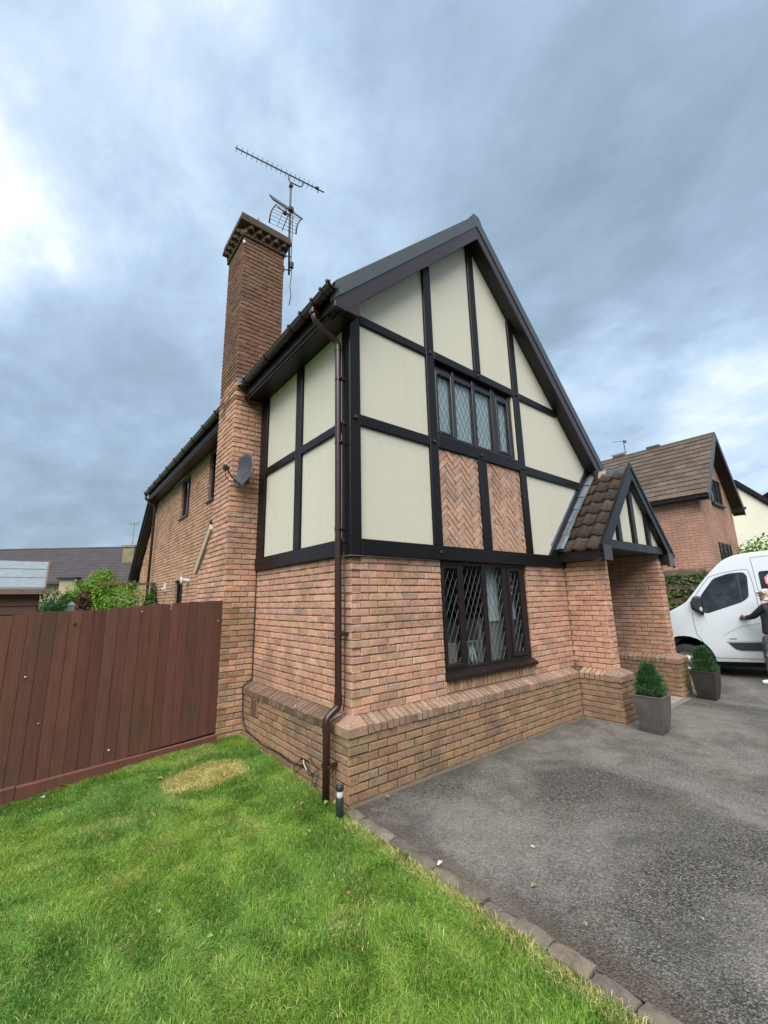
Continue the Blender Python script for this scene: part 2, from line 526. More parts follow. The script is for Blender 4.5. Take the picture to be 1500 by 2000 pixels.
class MB:
    def __init__(s):
        s.v, s.f, s.c = [], [], []

    def add(s, vs, fs, col=None):
        n = len(s.v)
        s.v += [tuple(map(float, p)) for p in vs]
        s.f += [tuple(i + n for i in q) for q in fs]
        s.c += [col or (.5, .5, .5)] * len(vs)
        return s

    def box(s, lo, hi, col=None):
        (x0, y0, z0), (x1, y1, z1) = lo, hi
        vs = [(x, y, z) for x in (x0, x1) for y in (y0, y1) for z in (z0, z1)]
        return s.add(vs, [(0, 1, 3, 2), (4, 6, 7, 5), (0, 4, 5, 1), (2, 3, 7, 6), (0, 2, 6, 4), (1, 5, 7, 3)], col)

    def cbox(s, lo, hi, ch=.005, Mx=None, col=None, jit=0.0):
        lo, hi = np.array(lo, float), np.array(hi, float)
        ce, h = (lo + hi) / 2, np.abs(hi - lo) / 2
        ch = min(ch, h.min() * .8)
        vs = []
        idx = {}
        for sx in (-1, 1):
            for sy in (-1, 1):
                for sz in (-1, 1):
                    sg = np.array((sx, sy, sz))
                    j = (RNG.random(3) - .5) * 2 * jit if jit else 0
                    for a in range(3):
                        q = h - ch
                        q[a] = h[a]
                        idx[(sx, sy, sz, a)] = len(vs)
                        vs.append(ce + sg * q + j)
        fs = []
        for a in range(3):
            o = [i for i in range(3) if i != a]
            for sg in (-1, 1):
                q = []
                for u, v in ((-1, -1), (1, -1), (1, 1), (-1, 1)):
                    k = [0, 0, 0]
                    k[a] = sg
                    k[o[0]] = u
                    k[o[1]] = v
                    q.append(idx[(*k, a)])
                fs.append(tuple(q))
            for u in (-1, 1):
                for v in (-1, 1):
                    def K(e, ax):
                        k = [0, 0, 0]
                        k[a] = e
                        k[o[0]] = u
                        k[o[1]] = v
                        return idx[(*k, ax)]
                    fs.append((K(-1, o[0]), K(1, o[0]), K(1, o[1]), K(-1, o[1])))
        for sx in (-1, 1):
            for sy in (-1, 1):
                for sz in (-1, 1):
                    fs.append(tuple(idx[(sx, sy, sz, a)] for a in range(3)))
        if Mx is not None:
            vs = [Mx @ Vector(v) for v in vs]
        return s.add(vs, fs, col)

    def bar(s, a, b_, wdt, thk, up=(0, 0, 1), ch=.004, col=None, jit=0):
        """chamfered bar from a to b_, section wdt (along up) x thk"""
        a, b_ = Vector(a), Vector(b_)
        d = (b_ - a)
        ln = d.length
        x = d.normalized()
        z = Vector(up)
        z = (z - x * z.dot(x)).normalized()
        y = z.cross(x)
        Mx = Matrix((x, y, z)).transposed().to_4x4()
        Mx.translation = a
        return s.cbox((0, -thk / 2, -wdt / 2), (ln, thk / 2, wdt / 2), ch, Mx, col, jit)

    def prism(s, poly, off, col=None):
        """closed polygon in 3D pushed along off"""
        n = len(poly)
        off = np.array(off, float)
        vs = [np.array(p, float) for p in poly] + [np.array(p, float) + off for p in poly]
        fs = [tuple(range(n)), tuple(reversed(range(n, 2 * n)))]
        fs += [(i, (i + 1) % n, n + (i + 1) % n, n + i) for i in range(n)]
        return s.add(vs, fs, col)

    def tube(s, pts, r, n=8, col=None, cap=True):
        pts = [Vector(p) for p in pts]
        rs = r if isinstance(r, (list, tuple)) else [r] * len(pts)
        base = len(s.v)
        prev = None
        for i, p in enumerate(pts):
            d = (pts[min(i + 1, len(pts) - 1)] - pts[max(i - 1, 0)]).normalized()
            if prev is None:
                ref = Vector((0, 0, 1)) if abs(d.z) < .9 else Vector((1, 0, 0))
                u = d.cross(ref).normalized()
            else:
                u = (prev - d * prev.dot(d))
                u = u.normalized() if u.length > 1e-6 else d.orthogonal().normalized()
            prev = u
            v = d.cross(u)
            for k in range(n):
                a = 2 * math.pi * k / n
                q = p + (u * math.cos(a) + v * math.sin(a)) * rs[i]
                s.v.append(tuple(q))
                s.c.append(col or (.5, .5, .5))
        for i in range(len(pts) - 1):
            for k in range(n):
                a = base + i * n + k
                b_ = base + i * n + (k + 1) % n
                s.f.append((a, b_, b_ + n, a + n))
        if cap:
            s.f.append(tuple(base + k for k in reversed(range(n))))
            s.f.append(tuple(base + (len(pts) - 1) * n + k for k in range(n)))
        return s

    def lathe(s, prof, n=20, o=(0, 0, 0), col=None):
        base = len(s.v)
        for r, z in prof:
            for k in range(n):
                a = 2 * math.pi * k / n
                s.v.append((o[0] + r * math.cos(a), o[1] + r * math.sin(a), o[2] + z))
                s.c.append(col or (.5, .5, .5))
        for i in range(len(prof) - 1):
            for k in range(n):
                a = base + i * n + k
                b_ = base + i * n + (k + 1) % n
                s.f.append((a, b_, b_ + n, a + n))
        return s

    def mesh(s, name, mat, smooth=False, recalc=True):
        me = bpy.data.meshes.new(name)
        me.from_pydata(s.v, [], s.f)
        if recalc and len(s.f) < 60000:
            bm = bmesh.new()
            bm.from_mesh(me)
            bmesh.ops.recalc_face_normals(bm, faces=bm.faces)
            bm.to_mesh(me)
            bm.free()
        a = me.attributes.new('col', 'FLOAT_COLOR', 'POINT')
        c = np.ones((len(s.v), 4), np.float32)
        if s.v:
            c[:, :3] = np.array(s.c, np.float32)
            a.data.foreach_set('color', c.ravel())
        if smooth:
            me.polygons.foreach_set('use_smooth', [True] * len(me.polygons))
        if mat is not None:
            for mm in (mat if isinstance(mat, (list, tuple)) else [mat]):
                me.materials.append(M[mm] if isinstance(mm, str) else mm)
        return me

    def build(s, name, mat, parent=None, smooth=False, recalc=True):
        o = bpy.data.objects.new(name, s.mesh(name, mat, smooth, recalc))
        COL.objects.link(o)
        if parent is not None:
            o.parent = parent
        return o


def empty(name, loc=(0, 0, 0), rz=0.):
    o = bpy.data.objects.new(name, None)
    o.empty_display_size = .2
    COL.objects.link(o)
    o.location = loc
    o.rotation_euler = (0, 0, rz)
    return o


def tag(o, label=None, cat=None, group=None, kind=None):
    for k, v in (('label', label), ('category', cat), ('group', group), ('kind', kind)):
        if v:
            o[k] = v
    return o


def clip_poly(poly, a, b_, c):
    """keep the part of a 2D polygon with a*x+b*y<=c"""
    out = []
    n = len(poly)
    for i in range(n):
        p, q = poly[i], poly[(i + 1) % n]
        dp, dq = a * p[0] + b_ * p[1] - c, a * q[0] + b_ * q[1] - c
        if dp <= 0:
            out.append(p)
        if dp * dq < 0:
            t_ = dp / (dp - dq)
            out.append((p[0] + (q[0] - p[0]) * t_, p[1] + (q[1] - p[1]) * t_))
    return out


def view_px(p):
    q = CR @ (np.array(p, float) - CAM)
    if q[2] <= .05:
        return None
    return 750 + FPX * q[0] / q[2], 1000 + FPX * q[1] / q[2], q[2]


# ------------------------------------------------------------------ ground
ground = MB().add([(-300, -300, -.04), (400, -300, -.04), (400, 400, -.04), (-300, 400, -.04)], [(0, 1, 2, 3)]).build('ground', 'lawnsoil')
tag(ground, 'dark soil and turf reaching to the horizon', 'ground', kind='structure')


def grid_sheet(x0, x1, y0, y1, st, fz):
    xs = np.arange(x0, x1 + st * .5, st)
    ys = np.arange(y0, y1 + st * .5, st)
    mb = MB()
    vs = [(x, y, fz(x, y)) for y in ys for x in xs]
    nx = len(xs)
    fs = [(j * nx + i, j * nx + i + 1, (j + 1) * nx + i + 1, (j + 1) * nx + i) for j in range(len(ys) - 1) for i in range(nx - 1)]
    return mb.add(vs, fs)


def wav(x, y):
    return .010 * math.sin(1.7 * x + .8 * y) + .008 * math.sin(2.9 * y - 1.1 * x + 1)


lawn = grid_sheet(-9, -.19, -7, 2.7, .2, lambda x, y: wav(x, y) * .6 - .012).build('lawn', 'lawnsoil')
tag(lawn, 'front lawn soil under the short green grass', 'lawn', kind='structure')
lawn2 = MB().add([(-30, 2.72, -.02), (-.02, 2.72, -.02), (-.02, 28, -.02), (-30, 28, -.02)], [(0, 1, 2, 3)]).build('back_garden', 'lawnsoil')
tag(lawn2, 'garden ground behind the brown fence', 'garden', kind='structure')


def drive_z(x, y):
    """nearly level, rising a little towards the street where the van stands"""
    z = .004 * math.sin(2.1 * x) * math.sin(1.3 * y) - .002 if (x > 0 and y < -.9) else -.002
    return z + .040 * min(6, max(0, -y - .8)) * min(1, max(0, (x - 7.0) / 1.5))


drive = grid_sheet(-.10, 34.1, -30, 16, .45, drive_z).build('driveway', 'tarmac', smooth=True)
tag(drive, 'worn grey tarmac driveway in front of the house', 'driveway', kind='structure')

# ------------------------------------------------------------------ house: brick walls
house = empty('house')
tag(house, 'brick house with black timber framing, cream panels, steep gable and tall chimney', 'house')

PAL_WALL = [(0.539, 0.287, 0.203), (0.547, 0.283, 0.186), (0.528, 0.325, 0.196), (0.45, 0.249, 0.174), (0.41, 0.264, 0.19), (0.567, 0.33, 0.247), (0.547, 0.302, 0.216), (0.499, 0.269, 0.19)]
PAL_PLINTH = [(0.32, 0.205, 0.118), (0.282, 0.173, 0.106), (0.336, 0.201, 0.118), (0.252, 0.164, 0.103), (0.313, 0.185, 0.114), (0.29, 0.197, 0.122)]
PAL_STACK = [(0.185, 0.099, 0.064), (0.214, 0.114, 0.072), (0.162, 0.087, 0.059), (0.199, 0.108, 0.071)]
PAL_FAR = [(0.499, 0.281, 0.181), (0.462, 0.257, 0.172), (0.518, 0.305, 0.2), (0.416, 0.233, 0.158), (0.489, 0.299, 0.19)]


def pal(p):
    c = np.array(p[RNG.integers(len(p))])
    c = np.mean(p, axis=0) * .25 + c * .75
    return tuple(np.clip(c * (1 + (RNG.random() - .5) * .20) + (RNG.random(3) - .5) * .008, .02, .8))


def brickgeo(Lb, H, D, lod=1):
    """face at y=0, body towards +y; ragged arris, slightly drooping lower edge"""
    e = .008
    xs = [0, e, Lb * .5, Lb - e, Lb] if lod else [0, Lb]
    zs = [0, e, H - e, H] if lod else [0, H]
    nx, nz = len(xs), len(zs)
    vs = []
    for j, z in enumerate(zs):
        for i, x in enumerate(xs):
            bd = i in (0, nx - 1) or j in (0, nz - 1)
            if lod:
                y = (RNG.random() * .0060 + .0030) if bd else (RNG.random() - .5) * .003
                y -= (1 - z / H) * .0035
                jx = (RNG.random() - .5) * .008 if bd else 0
                jz = (RNG.random() - .5) * .006 if bd else 0
                if j == 0:
                    jz = RNG.random() * .010 - .006
            else:
                y = -(1 - z / H) * .003
                jx = jz = (RNG.random() - .5) * .004
            vs.append((x + jx, y, z + jz))
    fs = [(j * nx + i, j * nx + i + 1, (j + 1) * nx + i + 1, (j + 1) * nx + i) for j in range(nz - 1) for i in range(nx - 1)]
    ring = [i for i in range(nx)] + [(j * nx + nx - 1) for j in range(1, nz)] + [((nz - 1) * nx + i) for i in reversed(range(nx - 1))] + [j * nx for j in reversed(range(1, nz - 1))]
    n0 = len(vs)
    for i in ring:
        vs.append((vs[i][0], D, vs[i][2]))
    n = len(ring)
    fs += [(ring[(k + 1) % n], ring[k], n0 + k, n0 + (k + 1) % n) for k in range(n)]
    return vs, fs


BR = []      # every brick of the house: wall object, matrix, length, height, depth, colour, lod
HB, JN = .065, .010
CH = HB + JN


def wall_bricks(wallobj, o, u, v, ln, z0, nc, anchor='L', parity=None, holes=(), palette=PAL_WALL, keep=None, lod=1, phase=0.0):
    o, u, v = Vector(o), Vector(u), Vector(v)
    for k in range(nc):
        z = z0 + k * CH
        a = (0 if k % 2 == parity else .1125) if parity is not None else -(k % 2) * .1125 - phase
        first = parity is not None and k % 2 == parity
        while a < ln - .02:
            a0, a1 = max(a, 0), min(a + .215, ln)
            segs = [(a0, a1) if anchor == 'L' else (ln - a1, ln - a0)]
            edge = False
            for h0, h1, hz0, hz1 in holes:
                if z + HB * .6 > hz0 and z + HB * .4 < hz1:
                    ns = []
                    for s0, s1 in segs:
                        if s1 <= h0 + .001 or s0 >= h1 - .001:
                            ns.append((s0, s1))
                            if abs(s1 - h0) < .012 or abs(s0 - h1) < .012:
                                edge = True
                        else:
                            if s0 < h0:
                                ns.append((s0, h0))
                            if s1 > h1:
                                ns.append((h1, s1))
                            edge = True
                    segs = ns
            for s0, s1 in segs:
                if s1 - s0 < .028:
                    continue
                p = o + u * s0 + Vector((0, 0, z))
                if keep and not keep(p + u * (s1 - s0) * .5):
                    continue
                Mx = Matrix((u, v, Vector((0, 0, 1)))).transposed().to_4x4()
                Mx.translation = p - v * float((RNG.random() - .5) * .003)
                pl = palette(p) if callable(palette) else palette
                BR.append((wallobj, Mx, s1 - s0, HB, .1025 if (first or edge) else .030, pal(pl), lod))
            a += .225
            first = False


X, Y, Z_ = (1, 0, 0), (0, 1, 0), (0, 0, 1)
NX, NY = (-1, 0, 0), (0, -1, 0)

# --- lower front wall
WX0, WX1, WZ0, WZ1 = 1.27, 3.05, .70, 2.18
mb = MB()
r_ = .010
mb.box((r_, r_, .60), (WX0 - .008, .11, 2.22)).box((WX1 + .008, r_, .60), (4.32, .11, 2.22)).box((WX0 - .008, r_, .60), (WX1 + .008, .11, WZ0 + .02))
front_wall = mb.build('front_wall', 'mortar', house)
wall_bricks(front_wall, (0, 0, 0), X, Y, 4.11, .685, 20, 'L', 0, [(WX0, WX1, WZ0, WZ1)])
# --- lower side wall (faces the lawn)
side_wall = MB().box((r_, .112, .60), (.11, 2.44, 2.22)).build('side_wall', 'mortar', house)
wall_bricks(side_wall, (0, 2.42, 0), NY, X, 2.42, .685, 20, 'R', 1)
# --- plinth
PP = .12
mb = MB()
mb.box((-PP + r_, -PP + r_, -.10), (4.02, -.001, .56)).box((-PP + r_, -.001, -.10), (-.001, 2.42, .56))
plinth = mb.build('plinth', 'mortardamp', house)
wall_bricks(plinth, (-PP, -PP, 0), X, Y, 3.99 + PP, -.055, 8, 'L', 0, palette=PAL_PLINTH)
AIR = (2.42 - 2.15, 2.42 - 1.925, .335, .54)
wall_bricks(plinth, (-PP, 2.42, 0), NY, X, 2.42 + PP, -.055, 8, 'R', 1, [AIR], PAL_PLINTH)
# --- chimney
CX, CY0, CY1, CYS = -.45, 2.42, 3.18, 3.80
mb = MB()
mb.box((CX + r_, CY0 + r_, -.1), (.25 - r_, CY1 - r_, 7.72))
mb.prism([(CX + r_, CY1 - .03, -.1), (CX + r_, CYS - r_, -.1), (CX + r_, CYS - r_, 2.28), (CX + r_, CY1 - .03, 2.86)], (.46, 0, 0))
chimney = mb.build('chimney', 'mortar', house)


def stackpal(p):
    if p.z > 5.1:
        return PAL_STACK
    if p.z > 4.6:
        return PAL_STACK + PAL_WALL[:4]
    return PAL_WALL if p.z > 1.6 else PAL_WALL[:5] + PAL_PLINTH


NCH = 103
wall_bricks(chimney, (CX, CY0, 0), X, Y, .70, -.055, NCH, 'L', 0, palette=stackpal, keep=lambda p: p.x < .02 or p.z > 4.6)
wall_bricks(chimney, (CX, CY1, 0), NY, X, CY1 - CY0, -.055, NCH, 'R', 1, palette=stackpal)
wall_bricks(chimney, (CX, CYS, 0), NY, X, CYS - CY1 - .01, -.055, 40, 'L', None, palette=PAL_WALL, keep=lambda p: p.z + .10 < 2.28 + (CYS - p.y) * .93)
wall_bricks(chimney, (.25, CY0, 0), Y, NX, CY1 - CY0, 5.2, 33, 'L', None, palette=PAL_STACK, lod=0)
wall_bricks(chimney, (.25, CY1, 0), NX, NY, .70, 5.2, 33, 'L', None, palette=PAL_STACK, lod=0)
# --- long side wall behind the chimney
FW1 = (6.65, 7.50, 3.77, 4.74)
FW2 = (4.75, 5.20, 3.76, 4.80)
FW3 = (6.68, 7.42, .9, 2.28)
YE = 12.45
holes = [(YE - b_, YE - a_, c_, d_) for a_, b_, c_, d_ in (FW1, FW2, FW3)]
mb = MB()
zlim = lambda y: 4.80 if y < 10.35 else 4.80 - (y - 10.35) * .95
cuts = sorted({3.0, 10.35, YE, *[q for w_ in (FW1, FW2, FW3) for q in w_[:2]]})
for ya, yb in zip(cuts[:-1], cuts[1:]):
    ym = (ya + yb) / 2
    hs = sorted([w_[2:] for w_ in (FW1, FW2, FW3) if w_[0] <= ym <= w_[1]])
    zlo = -.1
    for h0, h1 in hs + [(None, None)]:
        if h0 is None:
            mb.prism([(r_, ya, zlo), (r_, yb, zlo), (r_, yb, max(zlim(yb), zlo + .01)), (r_, ya, zlim(ya))], (.10, 0, 0))
        else:
            mb.prism([(r_, ya, zlo), (r_, yb, zlo), (r_, yb, h0), (r_, ya, h0)], (.10, 0, 0))
            zlo = h1
long_wall = mb.build('long_side_wall', 'mortar', house)
wall_bricks(long_wall, (0, YE, 0), NY, X, YE - CY1, .995, 50, 'R', None, holes, PAL_FAR, keep=lambda p: p.z + .05 < zlim(p.y), lod=1)
# soldier bricks over the low opening
for i in range(9):
    Mx = Matrix(((0, -1, 0), (1, 0, 0), (0, 0, 1))).transposed()
    Mx = Matrix(((0, 1, 0, -.002), (-1, 0, 0, FW3[1] - .0 - i * .083), (0, 0, 1, 2.29), (0, 0, 0, 1)))
    BR.append((long_wall, Mx, .073, .215, .03, pal([(.45, .29, .19), (.42, .25, .16)]), 1))

# --- porch piers: each a brick shaft on a wider splayed base
PF = -.58
piers = []
for px0, px1, sides in ((4.11, 4.33, 'LF'), (6.41, 6.635, 'LF')):
    mb = MB()
    yb_ = 0 if px0 < 5 else 1.45
    mb.box((px0 + r_, PF + r_, .5), (px1 - r_, yb_ - .001, 2.46))
    mb.box((px0 - PP + r_, PF - PP + r_, -.1), (px1 + PP - r_, -PP - .001 if px0 < 5 else yb_ - .001, .56))
    pier = mb.build('porch_pier', 'mortar', house)
    piers.append(pier)
    D_ = -PF
    wall_bricks(pier, (px0, yb_, 0), NY, X, D_ + yb_, .685, 24, 'R', 1)
    wall_bricks(pier, (px0, PF, 0), X, Y, px1 - px0, .685, 22, 'L', 0)
    wall_bricks(pier, (px1, PF, 0), Y, NX, D_, .685, 22, 'L', 0, lod=1)
    y0_ = -PP if px0 < 5 else yb_
    wall_bricks(pier, (px0 - PP, y0_, 0), NY, X, D_ + PP + y0_, -.055, 8, 'R', 1, palette=PAL_PLINTH)
    wall_bricks(pier, (px0 - PP, PF - PP, 0), X, Y, px1 - px0 + 2 * PP, -.055, 8, 'L', 0, palette=PAL_PLINTH)
    wall_bricks(pier, (px1 + PP, PF - PP, 0), Y, NX, D_ + PP, -.055, 8, 'L', 0, palette=PAL_PLINTH, lod=1)

# --- the bricks that show largest become objects of their own, the rest one mesh per wall


def shown(bk):
    Mx, Lb, H = bk[1], bk[2], bk[3]
    ce = np.array(Mx @ Vector((Lb / 2, 0, H / 2)))
    q = view_px(ce)
    if q is None or not (0 < q[0] < 1500 and 0 < q[1] < 2000):
        return 0
    n = -np.array(Mx.col[1][:3])
    d = CAM - ce
    dist = np.linalg.norm(d)
    return max(0, n @ d / dist) * Lb * H / dist ** 2


order = sorted(range(len(BR)), key=lambda i: -shown(BR[i]))
single = set(order[:300])
VAR = {}


def brick_variant(D, col):
    """a pool of shared meshes: 3 shapes for every shade"""
    key = (D, tuple(round(c * 60) for c in col))
    if key not in VAR:
        vs, fs = brickgeo(.215, HB, D)
        VAR[key] = MB().add(vs, fs, tuple(k / 60 for k in key[1])).mesh('brick', 'brick', False, False)
    return VAR[key]


joined = {}
for i, (wo_, Mx, Lb, H, D, col, lod) in enumerate(BR):
    if i in single and H == HB:
        ob = bpy.data.objects.new('brick', brick_variant(D, col))
        COL.objects.link(ob)
        ob.parent = wo_
        ob.matrix_world = Mx @ Matrix.Diagonal((Lb / .215, 1, 1, 1))
    else:
        mbj = joined.setdefault(wo_.name, (wo_, MB()))[1]
        vs, fs = brickgeo(Lb, H, D, lod)
        n = len(mbj.v)
        A = np.array(Mx)
        V_ = np.array(vs) @ A[:3, :3].T + A[:3, 3]
        mbj.v += [tuple(q) for q in V_]
        mbj.f += [tuple(k + n for k in q) for q in fs]
        mbj.c += [col] * len(vs)
for wo_, mbj in joined.values():
    tag(mbj.build('brickwork', 'brick', wo_, False, False), kind='stuff')

# --- splayed coping bricks on the plinth, one by one
COPE_PAL = [(0.311, 0.204, 0.136), (0.289, 0.188, 0.128), (0.259, 0.176, 0.124), (0.326, 0.204, 0.14), (0.274, 0.192, 0.136)]


def cope_piece(parent, o, u, v, wdt, name='coping_brick', dep=PP, palette=COPE_PAL):
    """v points inward; o on the outer face line at plinth level"""
    u, v, o = np.array(u, float), np.array(v, float), np.array(o, float)
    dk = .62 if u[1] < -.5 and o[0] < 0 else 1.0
    j = lambda s_: (RNG.random() - .5) * s_
    prof = [(-.013 + j(.012), .548), (-.016 + j(.016), .622 + j(.012)), (dep + .004, .684 + j(.004)), (dep + .004, .548)]
    g = .013
    vs = []
    for e, a in ((0, g / 2), (1, wdt - g / 2)):
        for pv, pz in prof:
            vs.append(o + u * (a + j(.003)) + v * (pv + j(.003)) + np.array((0, 0, pz + j(.003))))
    fs = [(0, 1, 2, 3), (7, 6, 5, 4), (0, 4, 5, 1), (1, 5, 6, 2), (2, 6, 7, 3), (3, 7, 4, 0)]
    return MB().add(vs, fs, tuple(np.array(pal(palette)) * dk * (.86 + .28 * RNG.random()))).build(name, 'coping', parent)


def cope_run(parent, o, u, v, ln, **kw):
    n = max(1, round(ln / .0755))
    for i in range(n):
        cope_piece(parent, np.array(o, float) + np.array(u, float) * (ln * i / n), u, v, ln / n, **kw)


def cope_corner(parent, cxy, u, w_, lu=.20, lw=.20, dep=PP):
    """external corner block: u and w_ run along the two faces away from the corner"""
    c, u, w_ = np.array((*cxy, 0), float), np.array(u, float), np.array(w_, float)
    e = .015
    P = lambda a, b_, z: c + u * a + w_ * b_ + np.array((0, 0, z))
    vs = [P(-e, -e, .546), P(lu, -e, .546), P(lu, dep, .546), P(dep, dep, .546), P(dep, lw, .546), P(-e, lw, .546),
          P(-e, -e, .620), P(lu, -e, .624), P(lu, dep, .686), P(dep, dep, .690), P(dep, lw, .686), P(-e, lw, .624)]
    fs = [(0, 1, 2, 3), (0, 3, 4, 5), (0, 1, 7, 6), (1, 2, 8, 7), (4, 5, 11, 10), (5, 0, 6, 11), (6, 7, 8, 9), (6, 9, 10, 11), (2, 3, 9, 8), (3, 4, 10, 9)]
    return MB().add(vs, fs, pal(COPE_PAL)).build('coping_corner', 'coping', parent)


cope_corner(plinth, (-PP, -PP), X, Y)
cope_run(plinth, (-PP + .205, -PP, 0), X, Y, 3.99 + PP - .205 - .02)
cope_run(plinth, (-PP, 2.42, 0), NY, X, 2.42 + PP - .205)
PIERPAL = [(0.36, 0.233, 0.165), (0.333, 0.209, 0.15), (0.306, 0.209, 0.15)]
for pier, px0, px1 in ((piers[0], 4.11, 4.33), (piers[1], 6.41, 6.635)):
    ys = -PP - .012 if px0 < 5 else 1.45
    cope_run(pier, (px0 - PP, ys, 0), NY, X, PF - PP and (ys - (PF - PP) - .20), palette=PIERPAL)
    cope_corner(pier, (px0 - PP, PF - PP), X, Y, .225, .20)
    cope_corner(pier, (px1 + PP, PF - PP), NX, Y, .225, .20)
    cope_run(pier, (px1 + PP, PF - PP + .205, 0), Y, NX, -PF + PP - .205, palette=PIERPAL)

# --- brick-on-edge sill course under the ground-floor window
SILLPAL = [(.44, .28, .17), (.40, .24, .15), (.37, .245, .15), (.33, .21, .14)]
n = 24
for i in range(n):
    x0 = WX0 + (WX1 - WX0) * i / n
    wd = (WX1 - WX0) / n - .010
    mb = MB()
    mb.cbox((x0, -.006 + RNG.random() * .006, .695), (x0 + wd, .09, .820), .007, None, pal(SILLPAL), .002)
    mb.build('sill_brick', 'brick', front_wall)

# --- air brick
ab = MB().cbox((-PP - .004, 1.93, .338), (-PP + .04, 2.145, .538), .004).build('air_brick', 'air', plinth)
for iz in range(6):
    for iy in range(7):
        MBx = MB().box((-PP - .0065, 1.953 + iy * .026, .358 + iz * .029), (-PP - .003, 1.970 + iy * .026, .374 + iz * .029))  # dark pads on the face paint the shade inside the vent openings
        if iz == 0 and iy == 0:
            holes_mb = MB()
        holes_mb.v += []
        n0 = len(holes_mb.v)
        holes_mb.add(MBx.v, MBx.f)
holes_mb.build('vent_hole_shade', 'hole', ab)

# --- sloping shoulder slab of the chimney
mb = MB()
mb.bar((CX - .005 + .22, CYS + .10, 2.245), (CX - .005 + .22, CY1 - .02, 2.90), .12, .50, ch=.008)
mb.build('shoulder_slab', 'sandstone', chimney)
mb = MB()
mb.bar((CX + .22, CYS + .165, 2.30), (CX + .22, CY1 + .02, 3.0), .06, .48, ch=.004)
mb.build('shoulder_flashing', 'black', chimney)

# --- chimney head: dog-tooth course and oversailing cap
mb = MB()
for e, (a, b_, c_, d_) in enumerate(((CX - .03, .28, CY0 - .03, CY1 + .03),)):
    mb.cbox((a, c_, 7.66), (b_, d_, 7.70), .006, None, (.11, .07, .045))
mb.build('corbel_course', 'brick', chimney)
toothm = MB().cbox((-.05, -.05, 0), (.05, .05, .075), .004, None, (.10, .066, .044)).mesh('tooth', 'brick')
toothd = MB().cbox((-.05, -.05, 0), (.05, .05, .075), .004, None, (.075, .05, .034)).mesh('tooth', 'brick')
for row, (zr, ex) in enumerate(((7.702, .012), (7.782, .055))):
    def tooth(x, y):
        o = bpy.data.objects.new('dogtooth_brick', toothm if RNG.random() < .6 else toothd)
        COL.objects.link(o)
        o.parent = chimney
        o.location = (x, y, zr)
        o.rotation_euler = (0, 0, math.radians(45))
    nn = 5
    for i in range(nn):
        f_ = (i + .5 * (row)) / (nn - .5)
        x = CX + .02 + (.66) * f_
        if x < .25:
            tooth(x, CY0 - ex + .03)
            tooth(x, CY1 + ex - .03)
        y = CY0 + .05 + (CY1 - CY0 - .10) * f_
        if y < CY1:
            tooth(CX - ex + .03, y)
            tooth(.25 + ex - .03, y)
mb = MB()
mb.box((CX + .015, CY0 + .015, 7.69), (.235, CY1 - .015, 7.87))
mb.build('chimney_neck', 'mortar', chimney)
mb = MB()
mb.cbox((CX - .10, CY0 - .10, 7.862), (.35, CY1 + .10, 7.935), .008, None, (.085, .062, .044), .004)
mb.cbox((CX - .085, CY0 - .085, 7.937), (.335, CY1 + .085, 8.02), .008, None, (.11, .08, .055), .004)
mb.build('chimney_cap', 'brick', chimney)
mb = MB()
mb.lathe([(.0, 8.02), (.13, 8.02), (.11, 8.10), (.10, 8.14), (.0, 8.14)], 14, (-.10, 2.80, 0))
mb.build('chimney_pot', 'air', chimney, True)
mb = MB()
for k in range(6):
    a = k * math.pi / 3
    mb.tube([(-.10 + .12 * math.cos(a), 2.80 + .12 * math.sin(a), 8.14), (-.10, 2.80, 8.56)], .008, 5)
mb.tube([(-.10 + .11 * math.cos(k * math.pi / 8), 2.80 + .11 * math.sin(k * math.pi / 8), 8.13) for k in range(17)], .006, 5)
mb.build('bird_guard', 'steel', chimney)
MB().cbox((CX - .012, CY0 - .012, 7.52), (CX + .02, CY0 + .02, 7.58), .004).build('cable_clip', 'white', chimney)

# ------------------------------------------------------------------ timber frame and render panels
TF = -.035        # face of the timbers
GC, GP, GSL, GSR = 2.21, 7.17, .985, 1.04       # soffit line of the gable
soff = lambda x: GP - (GSL * (GC - x) if x < GC else GSR * (x - GC))


def timber(name, lo, hi, ch=.007):
    return MB().cbox(lo, hi, ch, None, None, .0015).build(name, 'timber', house)


def pfront(name, x0, x1, z0, z1, clips=(), dep=.02, y=0.0, mat='render'):
    poly = [(x0, z0), (x1, z0), (x1, z1), (x0, z1)]
    for c in ((-GSL, 1, GP - GSL * GC), (GSR, 1, GP + GSR * GC)) + tuple(clips):
        poly = clip_poly(poly, *c)
    if len(poly) > 2:
        return MB().prism([(p[0], y, p[1]) for p in poly], (0, dep, 0)).build(name, mat, house)


e = .02
DG = (-1.06, 1, 3.126 - 1.06 * 4.403 + .02)      # porch roof timber: keep above-left of it
pfront('render_panel', .107 - e, 1.17 + e, 2.35 - e, 3.59 + e)
pfront('render_panel', .107 - e, 1.17 + e, 3.72 - e, 4.83 + e)
pfront('render_panel', .107 - e, 1.17 + e, 4.94 - e, 7.3)
pfront('render_panel', 1.31 - e, 2.15 + e, 4.95 - e, 7.3)
pfront('render_panel', 2.29 - e, 3.09 + e, 4.95 - e, 7.3)
pfront('render_panel', 3.235 - e, 5.3, 4.94 - e, 7.3)
pfront('render_panel', 3.235 - e, 5.3, 3.715 - e, 4.83 + e)
pfront('render_panel', 3.235 - e, 5.3, 2.35 - e, 3.58 + e, [(1.06, -1, 1.06 * 4.403 - 3.126 + .05)])
MB().cbox((3.055, -.005, 3.77), (3.09, .055, 4.84), .003).build('render_reveal', 'render', house)

